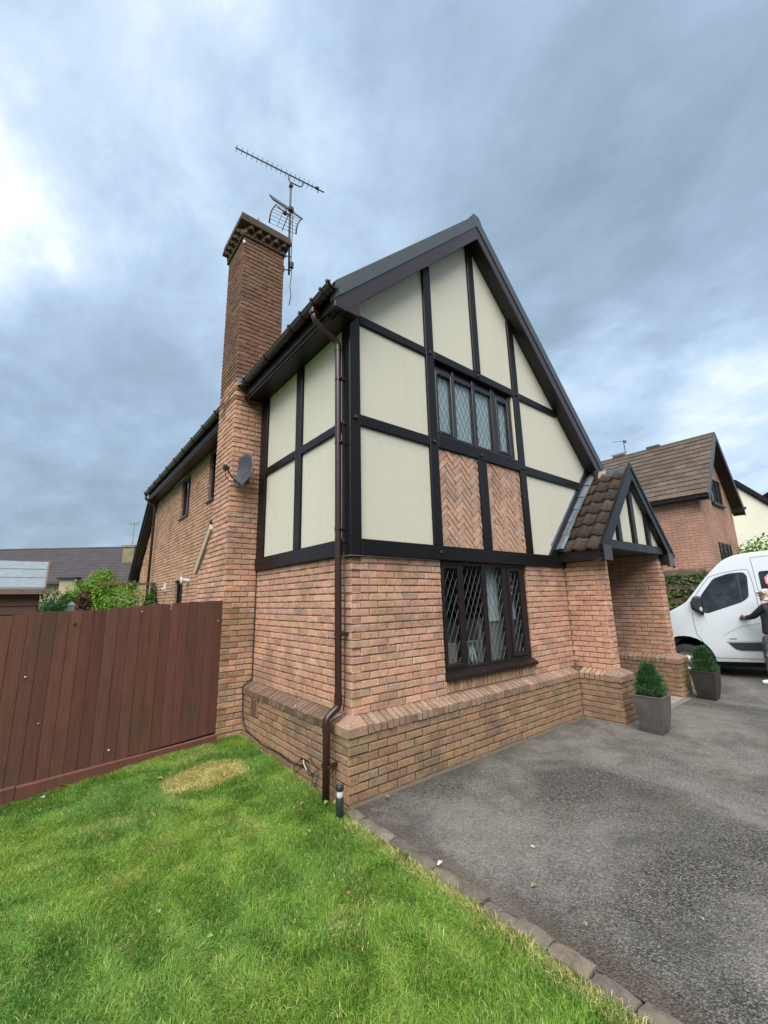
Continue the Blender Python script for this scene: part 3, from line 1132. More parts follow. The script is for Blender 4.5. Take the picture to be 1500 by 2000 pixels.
timber('corner_post', (-.035, TF - .006, 2.16), (.107, .125, 5.06))
for x0, x1, z0, z1 in ((1.165, 1.31, 2.352, 5.9), (3.085, 3.235, 2.352, 5.9)):
    timber('timber_stud', (x0, TF, z0), (x1, .03, soff((x0 + x1) / 2) + .03))
timber('timber_stud', (2.15, TF, 4.952), (2.29, .03, 7.16))
timber('timber_stud', (2.10, TF, 2.352), (2.265, .03, 3.60))
for x0, x1, z0, z1 in ((.109, 1.163, 4.83, 4.943), (1.312, 3.083, 4.833, 4.950), (3.237, 4.36, 4.83, 4.940),
                       (.109, 1.163, 3.588, 3.716), (1.312, 3.083, 3.602, 3.768), (3.237, 5.20, 3.580, 3.714)):
    timber('timber_beam', (x0, TF + .002, z0), (x1, .03, z1))
timber('timber_beam', (.109, TF - .012, 2.180), (4.12, .03, 2.350))
# timber running up beside the porch roof
sx0, sz0, sx1, sz1 = 3.74, 2.295, 5.45, 4.075
MB().bar((sx0, TF + .02, sz0), (sx1, TF + .02, sz1), .165, .05, up=(-.7, 0, .7), ch=.006).build('timber_beam', 'timber', house)
# side face
SX = -.035
for y0, y1, z0, z1 in ((.127, 1.075, 2.35, 3.57), (1.235, 2.18, 2.35, 3.57), (.127, 1.075, 3.64, 4.86), (1.235, 2.18, 3.64, 4.86)):
    MB().box((0, y0 - e, z0 - e), (.02, y1 + e, z1)).build('render_panel', 'render', house)
timber('timber_beam', (SX - .012, .127, 2.182), (.03, 2.41, 2.352))
timber('timber_stud', (SX, 1.075, 2.354), (.03, 1.235, 4.80))
timber('timber_post', (SX, 2.18, 2.354), (.03, 2.415, 4.80))
for y0, y1 in ((.127, 1.073), (1.237, 2.178)):
    timber('timber_beam', (SX + .002, y0, 3.552), (.03, y1, 3.658))
# oak pegs at the joints
for x, z, yy in ((.035, 4.99, -.045), (.035, 3.655, -.045), (1.235, 4.885, TF), (1.235, 3.655, TF), (2.21, 4.885, TF + .002), (2.16, 3.665, TF + .002), (3.16, 3.655, TF), (3.16, 4.885, TF), (1.24, 2.27, TF - .012)):
    MB().cbox((x - .020, yy - .022, z - .018), (x + .020, yy + .02, z + .018), .003, Matrix.Translation((x, 0, z)) @ Matrix.Rotation(math.radians(12), 4, 'Y') @ Matrix.Translation((-x, 0, -z))).build('peg', 'black', house)
for y, z in ((.05, 3.60), (.05, 2.33)):
    MB().cbox((-.075, y - .018, z - .018), (-.03, y + .018, z + .018), .003).build('peg', 'black', house)

# --- herringbone brick infill between the studs
HPAL = [(0.532, 0.326, 0.227), (0.514, 0.307, 0.212), (0.505, 0.297, 0.217), (0.551, 0.346, 0.242), (0.487, 0.292, 0.217), (0.441, 0.301, 0.236)]
HW, HL = .0725, .2175
s2 = math.sqrt(.5)
for (x0, x1) in ((1.31, 2.10), (2.265, 3.085)):
    z0, z1 = 2.352, 3.60
    panel = MB().box((x0 - .01, .010, z0 - .01), (x1 + .01, .05, z1 + .01)).build('herringbone_panel', 'mortar', house)
    ox, oz = x0 + .02, (z0 + z1) / 2
    for i in range(-40, 41):
        for j in range(-40, 41):
            tmod = (i - j) % 6
            if tmod == 0:
                r = (i * HW, j * HW, i * HW + HL, j * HW + HW)
            elif tmod == 5:
                r = (i * HW, j * HW, i * HW + HW, j * HW + HL)
            else:
                continue
            g = .0045
            a0, b0, a1, b1 = r[0] + g, r[1] + g, r[2] - g, r[3] - g
            poly = [((a - b_) * s2 + ox, (a + b_) * s2 + oz) for a, b_ in ((a0, b0), (a1, b0), (a1, b1), (a0, b1))]
            for c in ((-1, 0, -x0), (1, 0, x1), (0, -1, -z0), (0, 1, z1)):
                poly = clip_poly(poly, *c) if len(poly) > 2 else []
            if len(poly) < 3:
                continue
            ar = abs(sum(poly[k][0] * poly[(k + 1) % len(poly)][1] - poly[(k + 1) % len(poly)][0] * poly[k][1] for k in range(len(poly)))) / 2
            if ar < .0004:
                continue
            cx_ = sum(p[0] for p in poly) / len(poly)
            cz_ = sum(p[1] for p in poly) / len(poly)
            yy = -.006 + RNG.random() * .008
            tl_ = (RNG.random() - .5) * .03
            tz_ = (RNG.random() - .3) * .05
            F = [(p[0] + (RNG.random() - .5) * .003, p[1] + (RNG.random() - .5) * .003) for p in poly]
            inn = [(cx_ + (p[0] - cx_) * .94, cz_ + (p[1] - cz_) * .94) for p in F]
            nP = len(F)
            yv = lambda p: yy + (p[0] - cx_) * tl_ + (p[1] - cz_) * tz_
            vs = [(p[0], yv(p), p[1]) for p in inn] + [(p[0], yv(p) + .005, p[1]) for p in F] + [(p[0], .03, p[1]) for p in F]
            fs = [tuple(range(nP))] + [(k, (k + 1) % nP, nP + (k + 1) % nP, nP + k) for k in range(nP)] + [(nP + k, nP + (k + 1) % nP, 2 * nP + (k + 1) % nP, 2 * nP + k) for k in range(nP)]
            MB().add(vs, fs, pal(HPAL)).build('herringbone_brick', 'brick', panel)

# ------------------------------------------------------------------ leaded windows


def lattice(parent, x0, x1, z0, z1, y, dw, dh, mat, wd=.0027, ph=0.0):
    """diamond lead cames over one pane"""
    mb = MB()
    k = dh / dw
    ce = (x0 + x1) / 2 + ph
    for sg in (1, -1):
        i = -60
        while i < 60:
            # line z - z0 = sg*k*(x-ce) + i*dh
            pts = []
            c0 = z0 + i * dh
            for x in (x0, x1):
                z = c0 + sg * k * (x - ce)
                if z0 - 1e-6 <= z <= z1 + 1e-6:
                    pts.append((x, z))
            for z in (z0, z1):
                x = ce + (z - c0) / (sg * k)
                if x0 < x < x1:
                    pts.append((x, z))
            if len(pts) >= 2:
                pts = sorted(pts)
                a, b_ = pts[0], pts[-1]
                if math.hypot(a[0] - b_[0], a[1] - b_[1]) > .02:
                    mb.bar((a[0], y, a[1]), (b_[0], y, b_[1]), wd, .006 + (.001 if sg > 0 else 0), up=(1, 0, 0), ch=.001)
            i += 1
    return mb.build('lead_lattice', mat, parent)


def light(parent, x0, x1, z0, z1, y, fr, dw, dh, lmat, casement=False):
    """one glazed light of a window: optional raised casement, pane, lattice"""
    if casement:
        mb = MB()
        o = fr
        yo = y - .038
        mb.cbox((x0 - o, yo, z0 - o), (x0, y + .02, z1 + o), .008)
        mb.cbox((x1, yo, z0 - o), (x1 + o, y + .02, z1 + o), .008)
        mb.cbox((x0 - .001, yo + .001, z0 - o), (x1 + .001, y + .02, z0), .008)
        mb.cbox((x0 - .001, yo + .001, z1), (x1 + .001, y + .02, z1 + o), .008)
        mb.build('casement', 'upvc', parent)
    pane = MB().box((x0 - .01, y, z0 - .01), (x1 + .01, y + .005, z1 + .01)).build('pane', 'glass', parent)
    lattice(parent, x0, x1, z0, z1, y - .004, dw, dh, lmat)
    return pane


# ground-floor window
mb = MB()
gy = .060
for x0, x1 in ((WX0 + .004, 1.315), (1.655, 1.712), (2.075, 2.162), (2.505, 2.615), (2.955, WX1 - .004)):
    mb.cbox((x0, gy - .025, .90), (x1, gy + .05, 2.185), .006)
mb.cbox((WX0 + .005, gy - .024, 2.135), (WX1 - .005, gy + .05, 2.184), .006)
mb.cbox((WX0 + .005, gy - .024, .895), (WX1 - .005, gy + .05, .945), .006)
win_g = mb.build('leaded_window', 'upvc', house)
for x0, x1, z0, z1, cs in ((1.365, 1.605, .988, 2.09, 1), (1.714, 2.073, .945, 2.135, 0), (2.164, 2.503, .945, 2.135, 0), (2.668, 2.903, .998, 2.09, 1)):
    light(win_g, x0, x1, z0, z1, gy, .050, .0905, .184, 'came', cs)
mb = MB()
mb.prism([(WX0 - .004, -.055, .826), (WX0 - .004, -.055, .862), (WX0 - .004, .03, .905), (WX0 - .004, .09, .905), (WX0 - .004, .09, .826)], (WX1 - WX0 + .008, 0, 0))
mb.build('window_sill', 'upvc', win_g)
MB().lathe([(0, .872), (.006, .872), (.007, .868)], 8, (1.90, -.035, 0)).build('paint_fleck', 'white', win_g)
# upper window
mb = MB()
uy = .050
for x0, x1 in ((1.312, 1.362), (1.708, 1.748), (2.118, 2.188), (2.550, 2.655), (2.985, 3.052)):
    mb.cbox((x0, uy - .03, 3.80), (x1, uy + .05, 4.86), .006)
mb.cbox((1.313, uy - .029, 4.690), (3.051, uy + .05, 4.76), .006)
mb.cbox((1.313, uy - .029, 3.77), (3.051, uy + .05, 3.828), .006)
mb.cbox((1.313, uy - .005, 4.75), (3.051, uy + .05, 4.87), .004)
win_u = mb.build('leaded_window', 'upvc', house)
for x0, x1, z0, z1, cs in ((1.408, 1.660, 3.866, 4.672, 1), (1.750, 2.116, 3.828, 4.690, 0), (2.190, 2.548, 3.828, 4.690, 0), (2.705, 2.940, 3.872, 4.668, 1)):
    light(win_u, x0, x1, z0, z1, uy, .046, .0905, .184, 'darkcame', cs)
MB().box((1.32, .085, 3.79), (3.06, .092, 4.85)).build('roller_blind', 'blind', win_u)
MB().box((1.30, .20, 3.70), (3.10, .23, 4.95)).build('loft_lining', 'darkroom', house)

# room behind the ground-floor window
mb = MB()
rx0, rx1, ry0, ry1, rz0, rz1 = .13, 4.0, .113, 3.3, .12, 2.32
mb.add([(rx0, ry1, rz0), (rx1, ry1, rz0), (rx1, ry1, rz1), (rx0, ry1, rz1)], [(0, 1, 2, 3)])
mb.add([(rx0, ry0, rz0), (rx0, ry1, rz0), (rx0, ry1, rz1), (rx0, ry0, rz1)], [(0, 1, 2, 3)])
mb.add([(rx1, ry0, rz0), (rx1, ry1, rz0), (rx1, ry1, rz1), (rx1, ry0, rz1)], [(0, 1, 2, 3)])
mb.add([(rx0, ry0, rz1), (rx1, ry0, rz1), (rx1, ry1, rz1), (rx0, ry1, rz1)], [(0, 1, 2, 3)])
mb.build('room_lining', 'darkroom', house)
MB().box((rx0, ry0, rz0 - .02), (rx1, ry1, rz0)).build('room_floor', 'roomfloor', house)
MB().cbox((WX0 - .02, .115, .84), (WX1 + .02, .30, .875), .006).build('inner_sill', 'paintwhite', house)


def drape(name, mat, x0, x1, y, z0, z1, xw0, xw1, folds, label, cat):
    """hanging cloth; top from x0..x1, bottom from xw0..xw1"""
    nxx, nzz = 60, 10
    vs = []
    for j in range(nzz + 1):
        f_ = j / nzz
        for i in range(nxx + 1):
            g_ = i / nxx
            xa = x0 + (x1 - x0) * g_
            xb = xw0 + (xw1 - xw0) * g_
            ss = f_ ** .6
            vs.append((xa + (xb - xa) * ss, y + .018 * math.sin(g_ * folds * 6.28) * (.5 + .5 * f_), z1 + (z0 - z1) * f_))
    fs = [(j * (nxx + 1) + i, j * (nxx + 1) + i + 1, (j + 1) * (nxx + 1) + i + 1, (j + 1) * (nxx + 1) + i) for j in range(nzz) for i in range(nxx)]
    o = MB().add(vs, fs).build(name, mat, None, True)
    return tag(o, label, cat)


drape('curtain', 'curtain', 2.36, 2.60, .20, 1.42, 2.16, 2.18, 2.60, 4, 'pale curtain gathered behind the third light of the ground-floor leaded window', 'curtain')
tag(MB().cbox((2.19, .235, .88), (2.98, .26, 1.44), .004).build('furniture_back', 'greycloth'), 'sage grey panel standing on the sill behind the leaded window', 'panel')
drape('curtain', 'curtain', 2.64, 3.02, .22, 1.42, 2.14, 2.64, 3.02, 3, 'pale curtain behind the narrow light nearest the porch', 'curtain')
tag(MB().cbox((1.34, .16, .88), (1.66, .22, 1.20), .006).build('carton', 'carton'), 'tan carton on the inner sill behind the first leaded light', 'carton')
drape('curtain', 'bluecloth', 1.30, 1.36, .26, .90, 2.14, 1.30, 1.70, 3, 'dark slate curtain behind the first leaded light', 'curtain')
# picture standing on the sill
pic = empty('picture', (1.94, .15, .876))
tag(pic, 'silver framed picture with white shapes standing in the ground-floor window', 'picture')
mb = MB()
for lo, hi in (((-.16, 0, 0), (-.135, .015, .33)), ((.135, 0, 0), (.16, .015, .33)), ((-.1355, .001, 0), (.1355, .014, .025)), ((-.1355, .001, .305), (.1355, .014, .33))):
    mb.cbox(lo, hi, .004)
mb.build('frame', 'silver', pic)
MB().box((-.136, .004, .02), (.136, .012, .31)).build('backing', 'slateboard', pic)
mb = MB()
for pl in ([(-.03, .09), (.0, .17), (.005, .26), (.03, .26), (.03, .18), (.01, .09)], [(.03, .26), (.05, .30), (.06, .25), (.08, .19), (.09, .10), (.06, .06), (.045, .15)],
           [(-.13, .02), (-.10, .09), (-.13, .09), (-.13, .12), (-.08, .12), (-.075, .07), (-.10, .02)], [(.06, .02), (.07, .07), (.10, .06), (.09, .02)], [(-.02, .28), (.0, .22), (.0, .20), (-.04, .12), (-.05, .14), (-.03, .22)]):
    mb.prism([(a, .0035, b_) for a, b_ in pl], (0, -.001, 0))
mb.build('white_shapes', 'paintwhite', pic)
pic.rotation_euler = (math.radians(-8), 0, 0)
# hanging board with pale lettering-like marks that cannot be read
sgn = empty('window_sign', (2.79, .16, 1.66))
tag(sgn, 'dark hanging sign with rows of blurred white lettering in the narrow window light', 'sign')
MB().cbox((-.13, 0, 0), (.14, .012, .46), .003).build('board', 'slateboard', sgn)
mb = MB()
for zr, hh, marks in ((.195, .045, ((-.11, .05), (-.045, .035), (.0, .02), (.035, .04), (.09, .03))), (.105, .04, ((-.11, .02), (-.07, .025), (-.025, .045), (.045, .05)))):
    for a, wd in marks:
        mb.box((a, -.002, zr), (a + wd * .35, .0005, zr + hh))
        mb.box((a + wd * .35, -.002, zr + hh * .6), (a + wd * .8, .0005, zr + hh))
        mb.box((a + wd * .65, -.002, zr), (a + wd, .0005, zr + hh * .7))
for a in (-.12, -.05, .02, .085):
    mb.prism([(a, -.001, .44), (a + .035, -.001, .44), (a + .025, -.001, .36), (a + .005, -.001, .29), (a + .012, -.001, .36)], (0, -.001, 0))
mb.build('lettering', 'paintwhite', sgn)

# windows of the long side wall
for (y0, y1, z0, z1), nm in ((FW1, 'side_window'), (FW2, 'side_window'), (FW3, 'side_window')):
    mb = MB()
    xf = .055
    fr = .06
    mb.cbox((xf, y0, z0), (xf + .06, y0 + fr, z1), .005).cbox((xf, y1 - fr, z0), (xf + .06, y1, z1), .005)
    mb.cbox((xf + .001, y0 + .001, z0), (xf + .059, y1 - .001, z0 + fr), .005).cbox((xf + .001, y0 + .001, z1 - fr), (xf + .059, y1 - .001, z1), .005)
    if y1 - y0 > .6:
        mb.cbox((xf + .002, (y0 + y1) / 2 - .035, z0), (xf + .058, (y0 + y1) / 2 + .035, z1), .005)
    wf = mb.build(nm, 'upvc', house)
    MB().box((xf + .03, y0 + .02, z0 + .02), (xf + .035, y1 - .02, z1 - .02)).build('pane', 'glass', wf)
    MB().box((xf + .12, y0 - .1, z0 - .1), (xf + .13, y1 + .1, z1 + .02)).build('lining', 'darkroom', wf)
    MB().cbox((-.035, y0 - .02, z0 - .045), (xf, y1 + .02, z0 - .002), .005).build('sill', 'upvc', wf)

# porch interior: door wall
MB().box((4.32, 1.45, 0), (6.64, 1.50, 2.6)).box((4.28, .0, -.05), (4.325, 1.45, 2.6)).build('porch_back_wall', 'mortar', house)
MB().box((4.33, -.02, -.03), (6.41, 1.45, .008)).build('porch_floor', 'slatepave', house)
mb = MB().cbox((4.9, 1.395, .01), (5.85, 1.452, 2.08), .006)
dr = mb.build('front_door', 'upvc', house)
for x in (5.0, 5.42):
    for z in (.2, 1.1):
        MB().cbox((x, 1.382, z), (x + .33, 1.396, z + .75), .008).build('door_panel', 'upvc', dr)
MB().tube([(5.78, 1.39, 1.02), (5.78, 1.34, 1.02), (5.70, 1.34, 1.02)], .011, 8).build('handle', 'steel', dr)

# ------------------------------------------------------------------ roof
RT = .33                                   # roof top above soffit line
rt = lambda x: soff(x) + RT
YB = -.215                                 # face of the bargeboards
YR = 10.45
mb = MB()
xl, xr = -.36, 5.52
# tiled slopes as stepped courses
for sgn_, xe in ((-1, xl), (1, xr)):
    n = 14
    for i in range(n):
        xa = GC + (xe - GC) * i / n
        xb = GC + (xe - GC) * (i + 1) / n
        za, zb = rt(xa), rt(xb) + .028
        mb.add([(xa, YB - .005, za), (xb, YB - .005, zb), (xb, YR, zb), (xa, YR, za), (xb, YB - .005, rt(xb) - .0), (xb, YR, rt(xb))], [(0, 1, 2, 3), (1, 4, 5, 2)])
roof = mb.build('main_roof', 'rooftile', house)
mb = MB()
for xe in (xl + .07, xr - .03):
    mb.prism([(GC, 0, soff(GC) + .03), (xe, 0, soff(xe) + .03), (xe, 0, soff(xe) + .10), (GC, 0, soff(GC) + .10)], (0, YR, 0))
mb.build('roof_deck', 'fascia', roof)
n = 26
for i in range(n):
    y0 = YB - .01 + (YR - YB) * i / n
    y1 = YB - .01 + (YR - YB) * (i + 1) / n - .008
    MB().prism([(GC - .13, y0, rt(GC) - .07), (GC - .06, y0, rt(GC) + .035), (GC + .06, y0, rt(GC) + .035), (GC + .13, y0, rt(GC) - .07)], (0, y1 - y0, 0)).build('ridge_tile', 'verge' if i == 0 else 'rooftile', roof)
# verge capping and bargeboards of the gable
for xe, nm in ((-.215, 'a'), (5.505, 'b')):
    z0v, z1v = .195, .335
    xv = xe - .12 if xe < 0 else xe + .02
    MB().prism([(GC, YB - .012, soff(GC) + z0v - .03), (xv, YB - .012, soff(xv) + z0v - .03), (xv, YB - .012, soff(xv) + z1v + .035), (GC, YB - .012, soff(GC) + z1v + .035)], (0, .10, 0)).build('verge_cap', 'verge', roof)
    MB().prism([(GC, YB, soff(GC) - .055), (xe, YB, soff(xe) - .055), (xe, YB, soff(xe) + z0v), (GC, YB, soff(GC) + z0v)], (0, .030, 0)).build('bargeboard', 'barge', house)
    MB().prism([(GC, YB + .030, soff(GC) - .008), (xe, YB + .030, soff(xe) - .008), (xe, YB + .030, soff(xe) + .012), (GC, YB + .030, soff(GC) + .012)], (0, .24, 0)).build('gable_soffit', 'fascia', house)
for i in range(9):
    for x in (GC - .25 * (i + .6), GC + .36 * (i + .6)):
        MB().lathe([(0, 0), (.009, 0), (.009, .004), (0, .004)], 8).build('nail_head', 'black', house).matrix_basis = Matrix.Translation((x, YB, soff(x) + .06)) @ Matrix.Rotation(math.radians(90), 4, 'X')
# boxed ends of the eaves
MB().cbox((-.33, YB + .003, 4.745), (-.02, YB + .05, 4.96), .004).build('eave_box_end', 'barge', house)
MB().cbox((5.20, YB + .003, 3.72), (5.53, YB + .05, 3.95), .004).build('eave_box_end', 'fascia', house)
MB().cbox((5.25, YB + .05, 3.78), (5.50, 6.0, 3.90), .004).build('eave_soffit', 'fascia', house)
MB().box((5.2, .0, 2.2), (5.3, 10.2, 4.0)).build('plain_wall', 'render', house)
MB().box((0.12, 9.9, 0), (5.2, 10.0, 4.9)).build('cross_wall', 'mortar', house)
# eaves along the side
for y0, y1 in ((YB + .06, CY0 - .005), (CY1 + .005, 10.30)):
    MB().box((-.285, y0, 4.790), (.0, y1, 4.802)).build('eave_soffit', 'fascia', house)
    MB().cbox((-.305, y0 - .02, 4.772), (-.283, y1, 4.965), .004).build('fascia_board', 'fascia', house)
MB().cbox((-.312, YB + .05, 4.78), (-.304, CY0 - .01, 4.80), .002).build('fascia_lip', 'gutter', house)


def gutter(y0, y1, brackets):
    mb = MB()
    n = 9
    xc, zc, r0 = -.372, 4.955, .057
    ring = [(xc + r0 * math.cos(math.pi + math.pi * k / n), zc + r0 * math.sin(math.pi + math.pi * k / n)) for k in range(n + 1)]
    ring2 = [(xc + (r0 - .006) * math.cos(math.pi + math.pi * k / n), zc + (r0 - .006) * math.sin(math.pi + math.pi * k / n)) for k in range(n + 1)]
    prof = ring + ring2[::-1]
    mb.prism([(a, y0, b_) for a, b_ in prof], (0, y1 - y0, 0))
    mb.tube([(xc - r0, y0, zc + .004), (xc - r0, y1, zc + .004)], .009, 8)
    g = mb.build('gutter', 'gutter', house)
    for yb in brackets:
        m2 = MB()
        rr = r0 + .006
        rg = [(xc + rr * math.cos(math.pi * .94 + math.pi * 1.08 * k / 10), zc + rr * math.sin(math.pi * .94 + math.pi * 1.08 * k / 10)) for k in range(11)]
        rg2 = [(xc + (rr + .007) * math.cos(math.pi * .94 + math.pi * 1.08 * k / 10), zc + (rr + .007) * math.sin(math.pi * .94 + math.pi * 1.08 * k / 10)) for k in range(11)]
        m2.prism([(a, yb, b_) for a, b_ in rg + rg2[::-1]], (0, .03, 0))
        m2.cbox((xc - rr - .016, yb, zc + .0), (xc - rr + .004, yb + .03, zc + .03), .003)
        m2.build('gutter_bracket', 'gutter', g)
    return g


gutter(YB - .05, 2.28, (-.24, -.10, .10, .37, .66, 1.41, 2.15))
gutter(CY1 + .06, 10.25, [3.5 + .75 * i for i in range(9)] + [10.15])
# rainwater pipe at the corner
DP = [(-.375, .15, 4.90), (-.375, .15, 4.80), (-.36, .147, 4.76), (-.13, .112, 4.60), (-.093, .108, 4.555), (-.093, .105, 4.45), (-.093, .09, .80), (-.10, .088, .765), (-.205, .085, .70), (-.222, .085, .665), (-.222, .085, -.06)]
dpipe = MB().tube(DP, .034, 14).build('downpipe', 'gutter', house, True)
for (p, h) in (((-.375, .15, 4.86), .06), ((-.093, .107, 4.50), .07), ((-.093, .09, .83), .08), ((-.222, .085, .61), .08)):
    MB().tube([(p[0], p[1], p[2] - h / 2), (p[0], p[1], p[2] + h / 2)], .039, 14).build('pipe_collar', 'gutter', dpipe)
for z, x in ((4.12, -.093), (3.38, -.093), (2.45, -.093), (1.42, -.093), (.30, -.222)):
    mb = MB().tube([(x, .098, z - .014), (x, .098, z + .014)], .039, 14)
    mb.cbox((x - .012, .02, z - .010), (x + .012, .07, z + .010), .003)
    mb.cbox((x + .02, .05, z - .016), (x + .10, .08, z + .016), .003)
    mb.build('pipe_clip', 'gutter', dpipe)
MB().cbox((-.42, .11, 4.83), (-.33, .19, 4.90), .01).build('gutter_outlet', 'gutter', dpipe)
dp2 = MB().tube([(-.375, 10.2, 4.9), (-.375, 10.2, 4.80), (-.14, 10.2, 4.62), (-.11, 10.2, 4.55), (-.11, 10.2, 0)], .036, 10).build('downpipe', 'gutter', house, True)
for z in (3.9, 2.5):
    MB().tube([(-.11, 10.2, z - .015), (-.11, 10.2, z + .015)], .044, 10).build('pipe_clip', 'gutter', dp2)
# rear slope with its black verge board
MB().prism([(-.20, 10.36, 4.92), (-.20, 13.25, 2.30), (-.20, 13.25, 2.47), (-.20, 10.36, 5.16)], (.03, 0, 0)).build('verge_board', 'timber', house)
MB().prism([(-.175, 10.36, 4.90), (-.175, 13.22, 2.26), (-.175, 13.22, 2.30), (-.175, 10.36, 4.94)], (.19, 0, 0)).build('verge_soffit', 'black', house)
MB().prism([(-.24, 10.30, 5.17), (-.24, 13.30, 2.45), (-.24, 13.30, 2.53), (-.24, 10.30, 5.27)], (5.6, 0, 0)).build('rear_roof', 'rooftile', house)
MB().cbox((-.16, 12.9, 1.0), (-.10, 12.96, 2.25), .01).build('downpipe', 'gutter', house)
# stepped lead flashing at the chimney foot
for i in range(5):
    x = -.43 + i * .075
    z = rt(x) + .08
    mb = MB().cbox((x, CY0 - .012, z - .03), (x + .095, CY0 - .003, z + .12), .003)
    mb.build('lead_flashing', 'lead', roof)
    MB().bar((x + .03, CY0 - .015, z + .02), (x + .03, CY0 - .17, z - .035), .085, .012, up=(.7, 0, .7), ch=.003).build('lead_soaker', 'lead', roof)

# ------------------------------------------------------------------ porch roof
PC, PA, PS = 5.39, 3.93, 1.03         # ridge x, height, slope
PYB = -.72
PE = 1.44                             # half span at the eaves
pz = lambda x: PA - PS * abs(x - PC)
mb = MB()
for s_ in (-1, 1):
    mb.prism([(PC, PYB + .05, PA - .09), (PC + s_ * PE, PYB + .05, PA - PS * PE - .09), (PC + s_ * PE, PYB + .05, PA - PS * PE - .05), (PC, PYB + .05, PA - .05)], (0, -PYB - .055, 0))
porch = mb.build('porch_roof', 'fascia', house)
# double-roman tiles, one mesh shared
TW, TL = .225, .335


def tile_mesh(seed, col):
    rg = np.random.default_rng(seed)
    mb = MB()
    nseg = 10
    vs = []
    for j, yv in enumerate((0, TL + .05)):
        for i in range(nseg + 1):
            a = i / nseg
            wv = .040 * max(0, math.sin(a * 2 * math.pi - .5)) ** .9
            vs.append((a * TW, yv, wv + (.050 if j == 0 else .004) + rg.normal() * .0018))
    for i in range(nseg + 1):
        a = i / nseg
        wv = .040 * max(0, math.sin(a * 2 * math.pi - .5)) ** .9
        vs.append((a * TW, .004, wv + .006))
    n1 = nseg + 1
    fs = [(i, i + 1, n1 + i + 1, n1 + i) for i in range(nseg)] + [(i + 1, i, 2 * n1 + i, 2 * n1 + i + 1) for i in range(nseg)]
    return mb.add(vs, fs, col).mesh('roof_tile', 'porchtile', True, False)


m, t, b = newmat('mossy_tile')
p = pos(t)
c = attr(t)
c = mixc(t, 1.0, c, ramp(t, noise(t, p, 18, 5, .65), [(.25, .5), (.5, 1.0), (.8, 1.35)]), 'MULTIPLY')
c = mixc(t, ramp(t, noise(t, p, 11, 4, .6), [(.58, 0.0), (.66, .8)]), c, (.030, .026, .016))
c = mixc(t, ramp(t, noise(t, p, 55, 3, .6), [(.72, 0.0), (.78, .5)]), c, (.30, .28, .24))
L(t, c, b.inputs['Base Color'])
setc(b, None, .92, 0, .2)
bump(t, b, noise(t, p, 45, 5, .7), .8, .01)
M['porchtile'] = m
m, t, b = newmat('plain_tile')
p = pos(t)
c = mixc(t, 1.0, attr(t), ramp(t, noise(t, p, 2.5, 5, .6), [(.3, .78), (.7, 1.2)]), 'MULTIPLY')
L(t, c, b.inputs['Base Color'])
setc(b, None, .9, 0, .2)
M['plaintile'] = m
TMS = [tile_mesh(i, c_) for i, c_ in enumerate(((.070, .052, .041), (.058, .044, .036), (.082, .062, .05), (.066, .047, .038), (.076, .052, .041), (.053, .041, .033)))]
ang = math.atan(PS)
sl_len = PE / math.cos(ang)
for s_ in (-1, 1):
    for r in range(7):
        for c_ in range(3):
            d = sl_len - r * .298 + .02
            if d < .12:
                continue
            x = PC + s_ * d * math.cos(ang)
            z = PA - d * math.sin(ang) - .05
            o = bpy.data.objects.new('roof_tile', TMS[int(RNG.integers(len(TMS)))])
            COL.objects.link(o)
            o.parent = porch
            ya = PYB + .045 + c_ * TW
            if s_ < 0:      # slope faces -X; up-slope direction is +X,+Z
                e1, e2 = Vector((0, -1, 0)), Vector((math.cos(ang), 0, math.sin(ang)))
                og = Vector((x, ya + TW, z))
            else:
                e1, e2 = Vector((0, 1, 0)), Vector((-math.cos(ang), 0, math.sin(ang)))
                og = Vector((x, ya, z))
            e3 = e1.cross(e2)
            Mx = Matrix((e1, e2, e3)).transposed().to_4x4()
            Mx.translation = og + e3 * float(RNG.random() * .006)
            o.matrix_basis = Mx @ Matrix.Rotation(float(RNG.normal() * .008), 4, 'Z')
for i in range(2):
    y0 = PYB + .02 + i * .36
    MB().prism([(PC - .12, y0, PA - .13), (PC - .09, y0, PA - .03), (PC - .03, y0, PA + .03), (PC + .03, y0, PA + .03), (PC + .09, y0, PA - .03), (PC + .12, y0, PA - .13)], (0, .35, 0)).build('ridge_tile', 'concrete' if i else 'verge', porch)
# lead flashing dressed up the wall beside the tiles, in lapped lengths
for s_ in (-1, 1):
    for i in range(6):
        d0, d1 = sl_len - i * .34 + .03, max(sl_len - (i + 1) * .34 - .02, .05)
        if d0 < .3:
            continue
        P_ = lambda d, y, h: (PC + s_ * (d * math.cos(ang) + 0 * h) - s_ * -h * math.sin(ang) * 1.0, y, PA - d * math.sin(ang) - .05 + h * math.cos(ang))
        vs, nn = [], 7
        for d, hh in ((d0, .108), (d1, .096)):
            for k in range(nn):
                f_ = k / (nn - 1)
                yy = -.165 + .160 * f_
                h_ = hh + .012 * math.sin(f_ * 5 + i) * (1 - f_)
                vs.append(P_(d, yy, h_))
            vs.append(P_(d, -.004, hh + .10))
        n1 = nn + 1
        fs = [(k, k + 1, n1 + k + 1, n1 + k) for k in range(nn)]
        MB().add(vs, fs).build('lead_flashing', 'lead', porch, True)
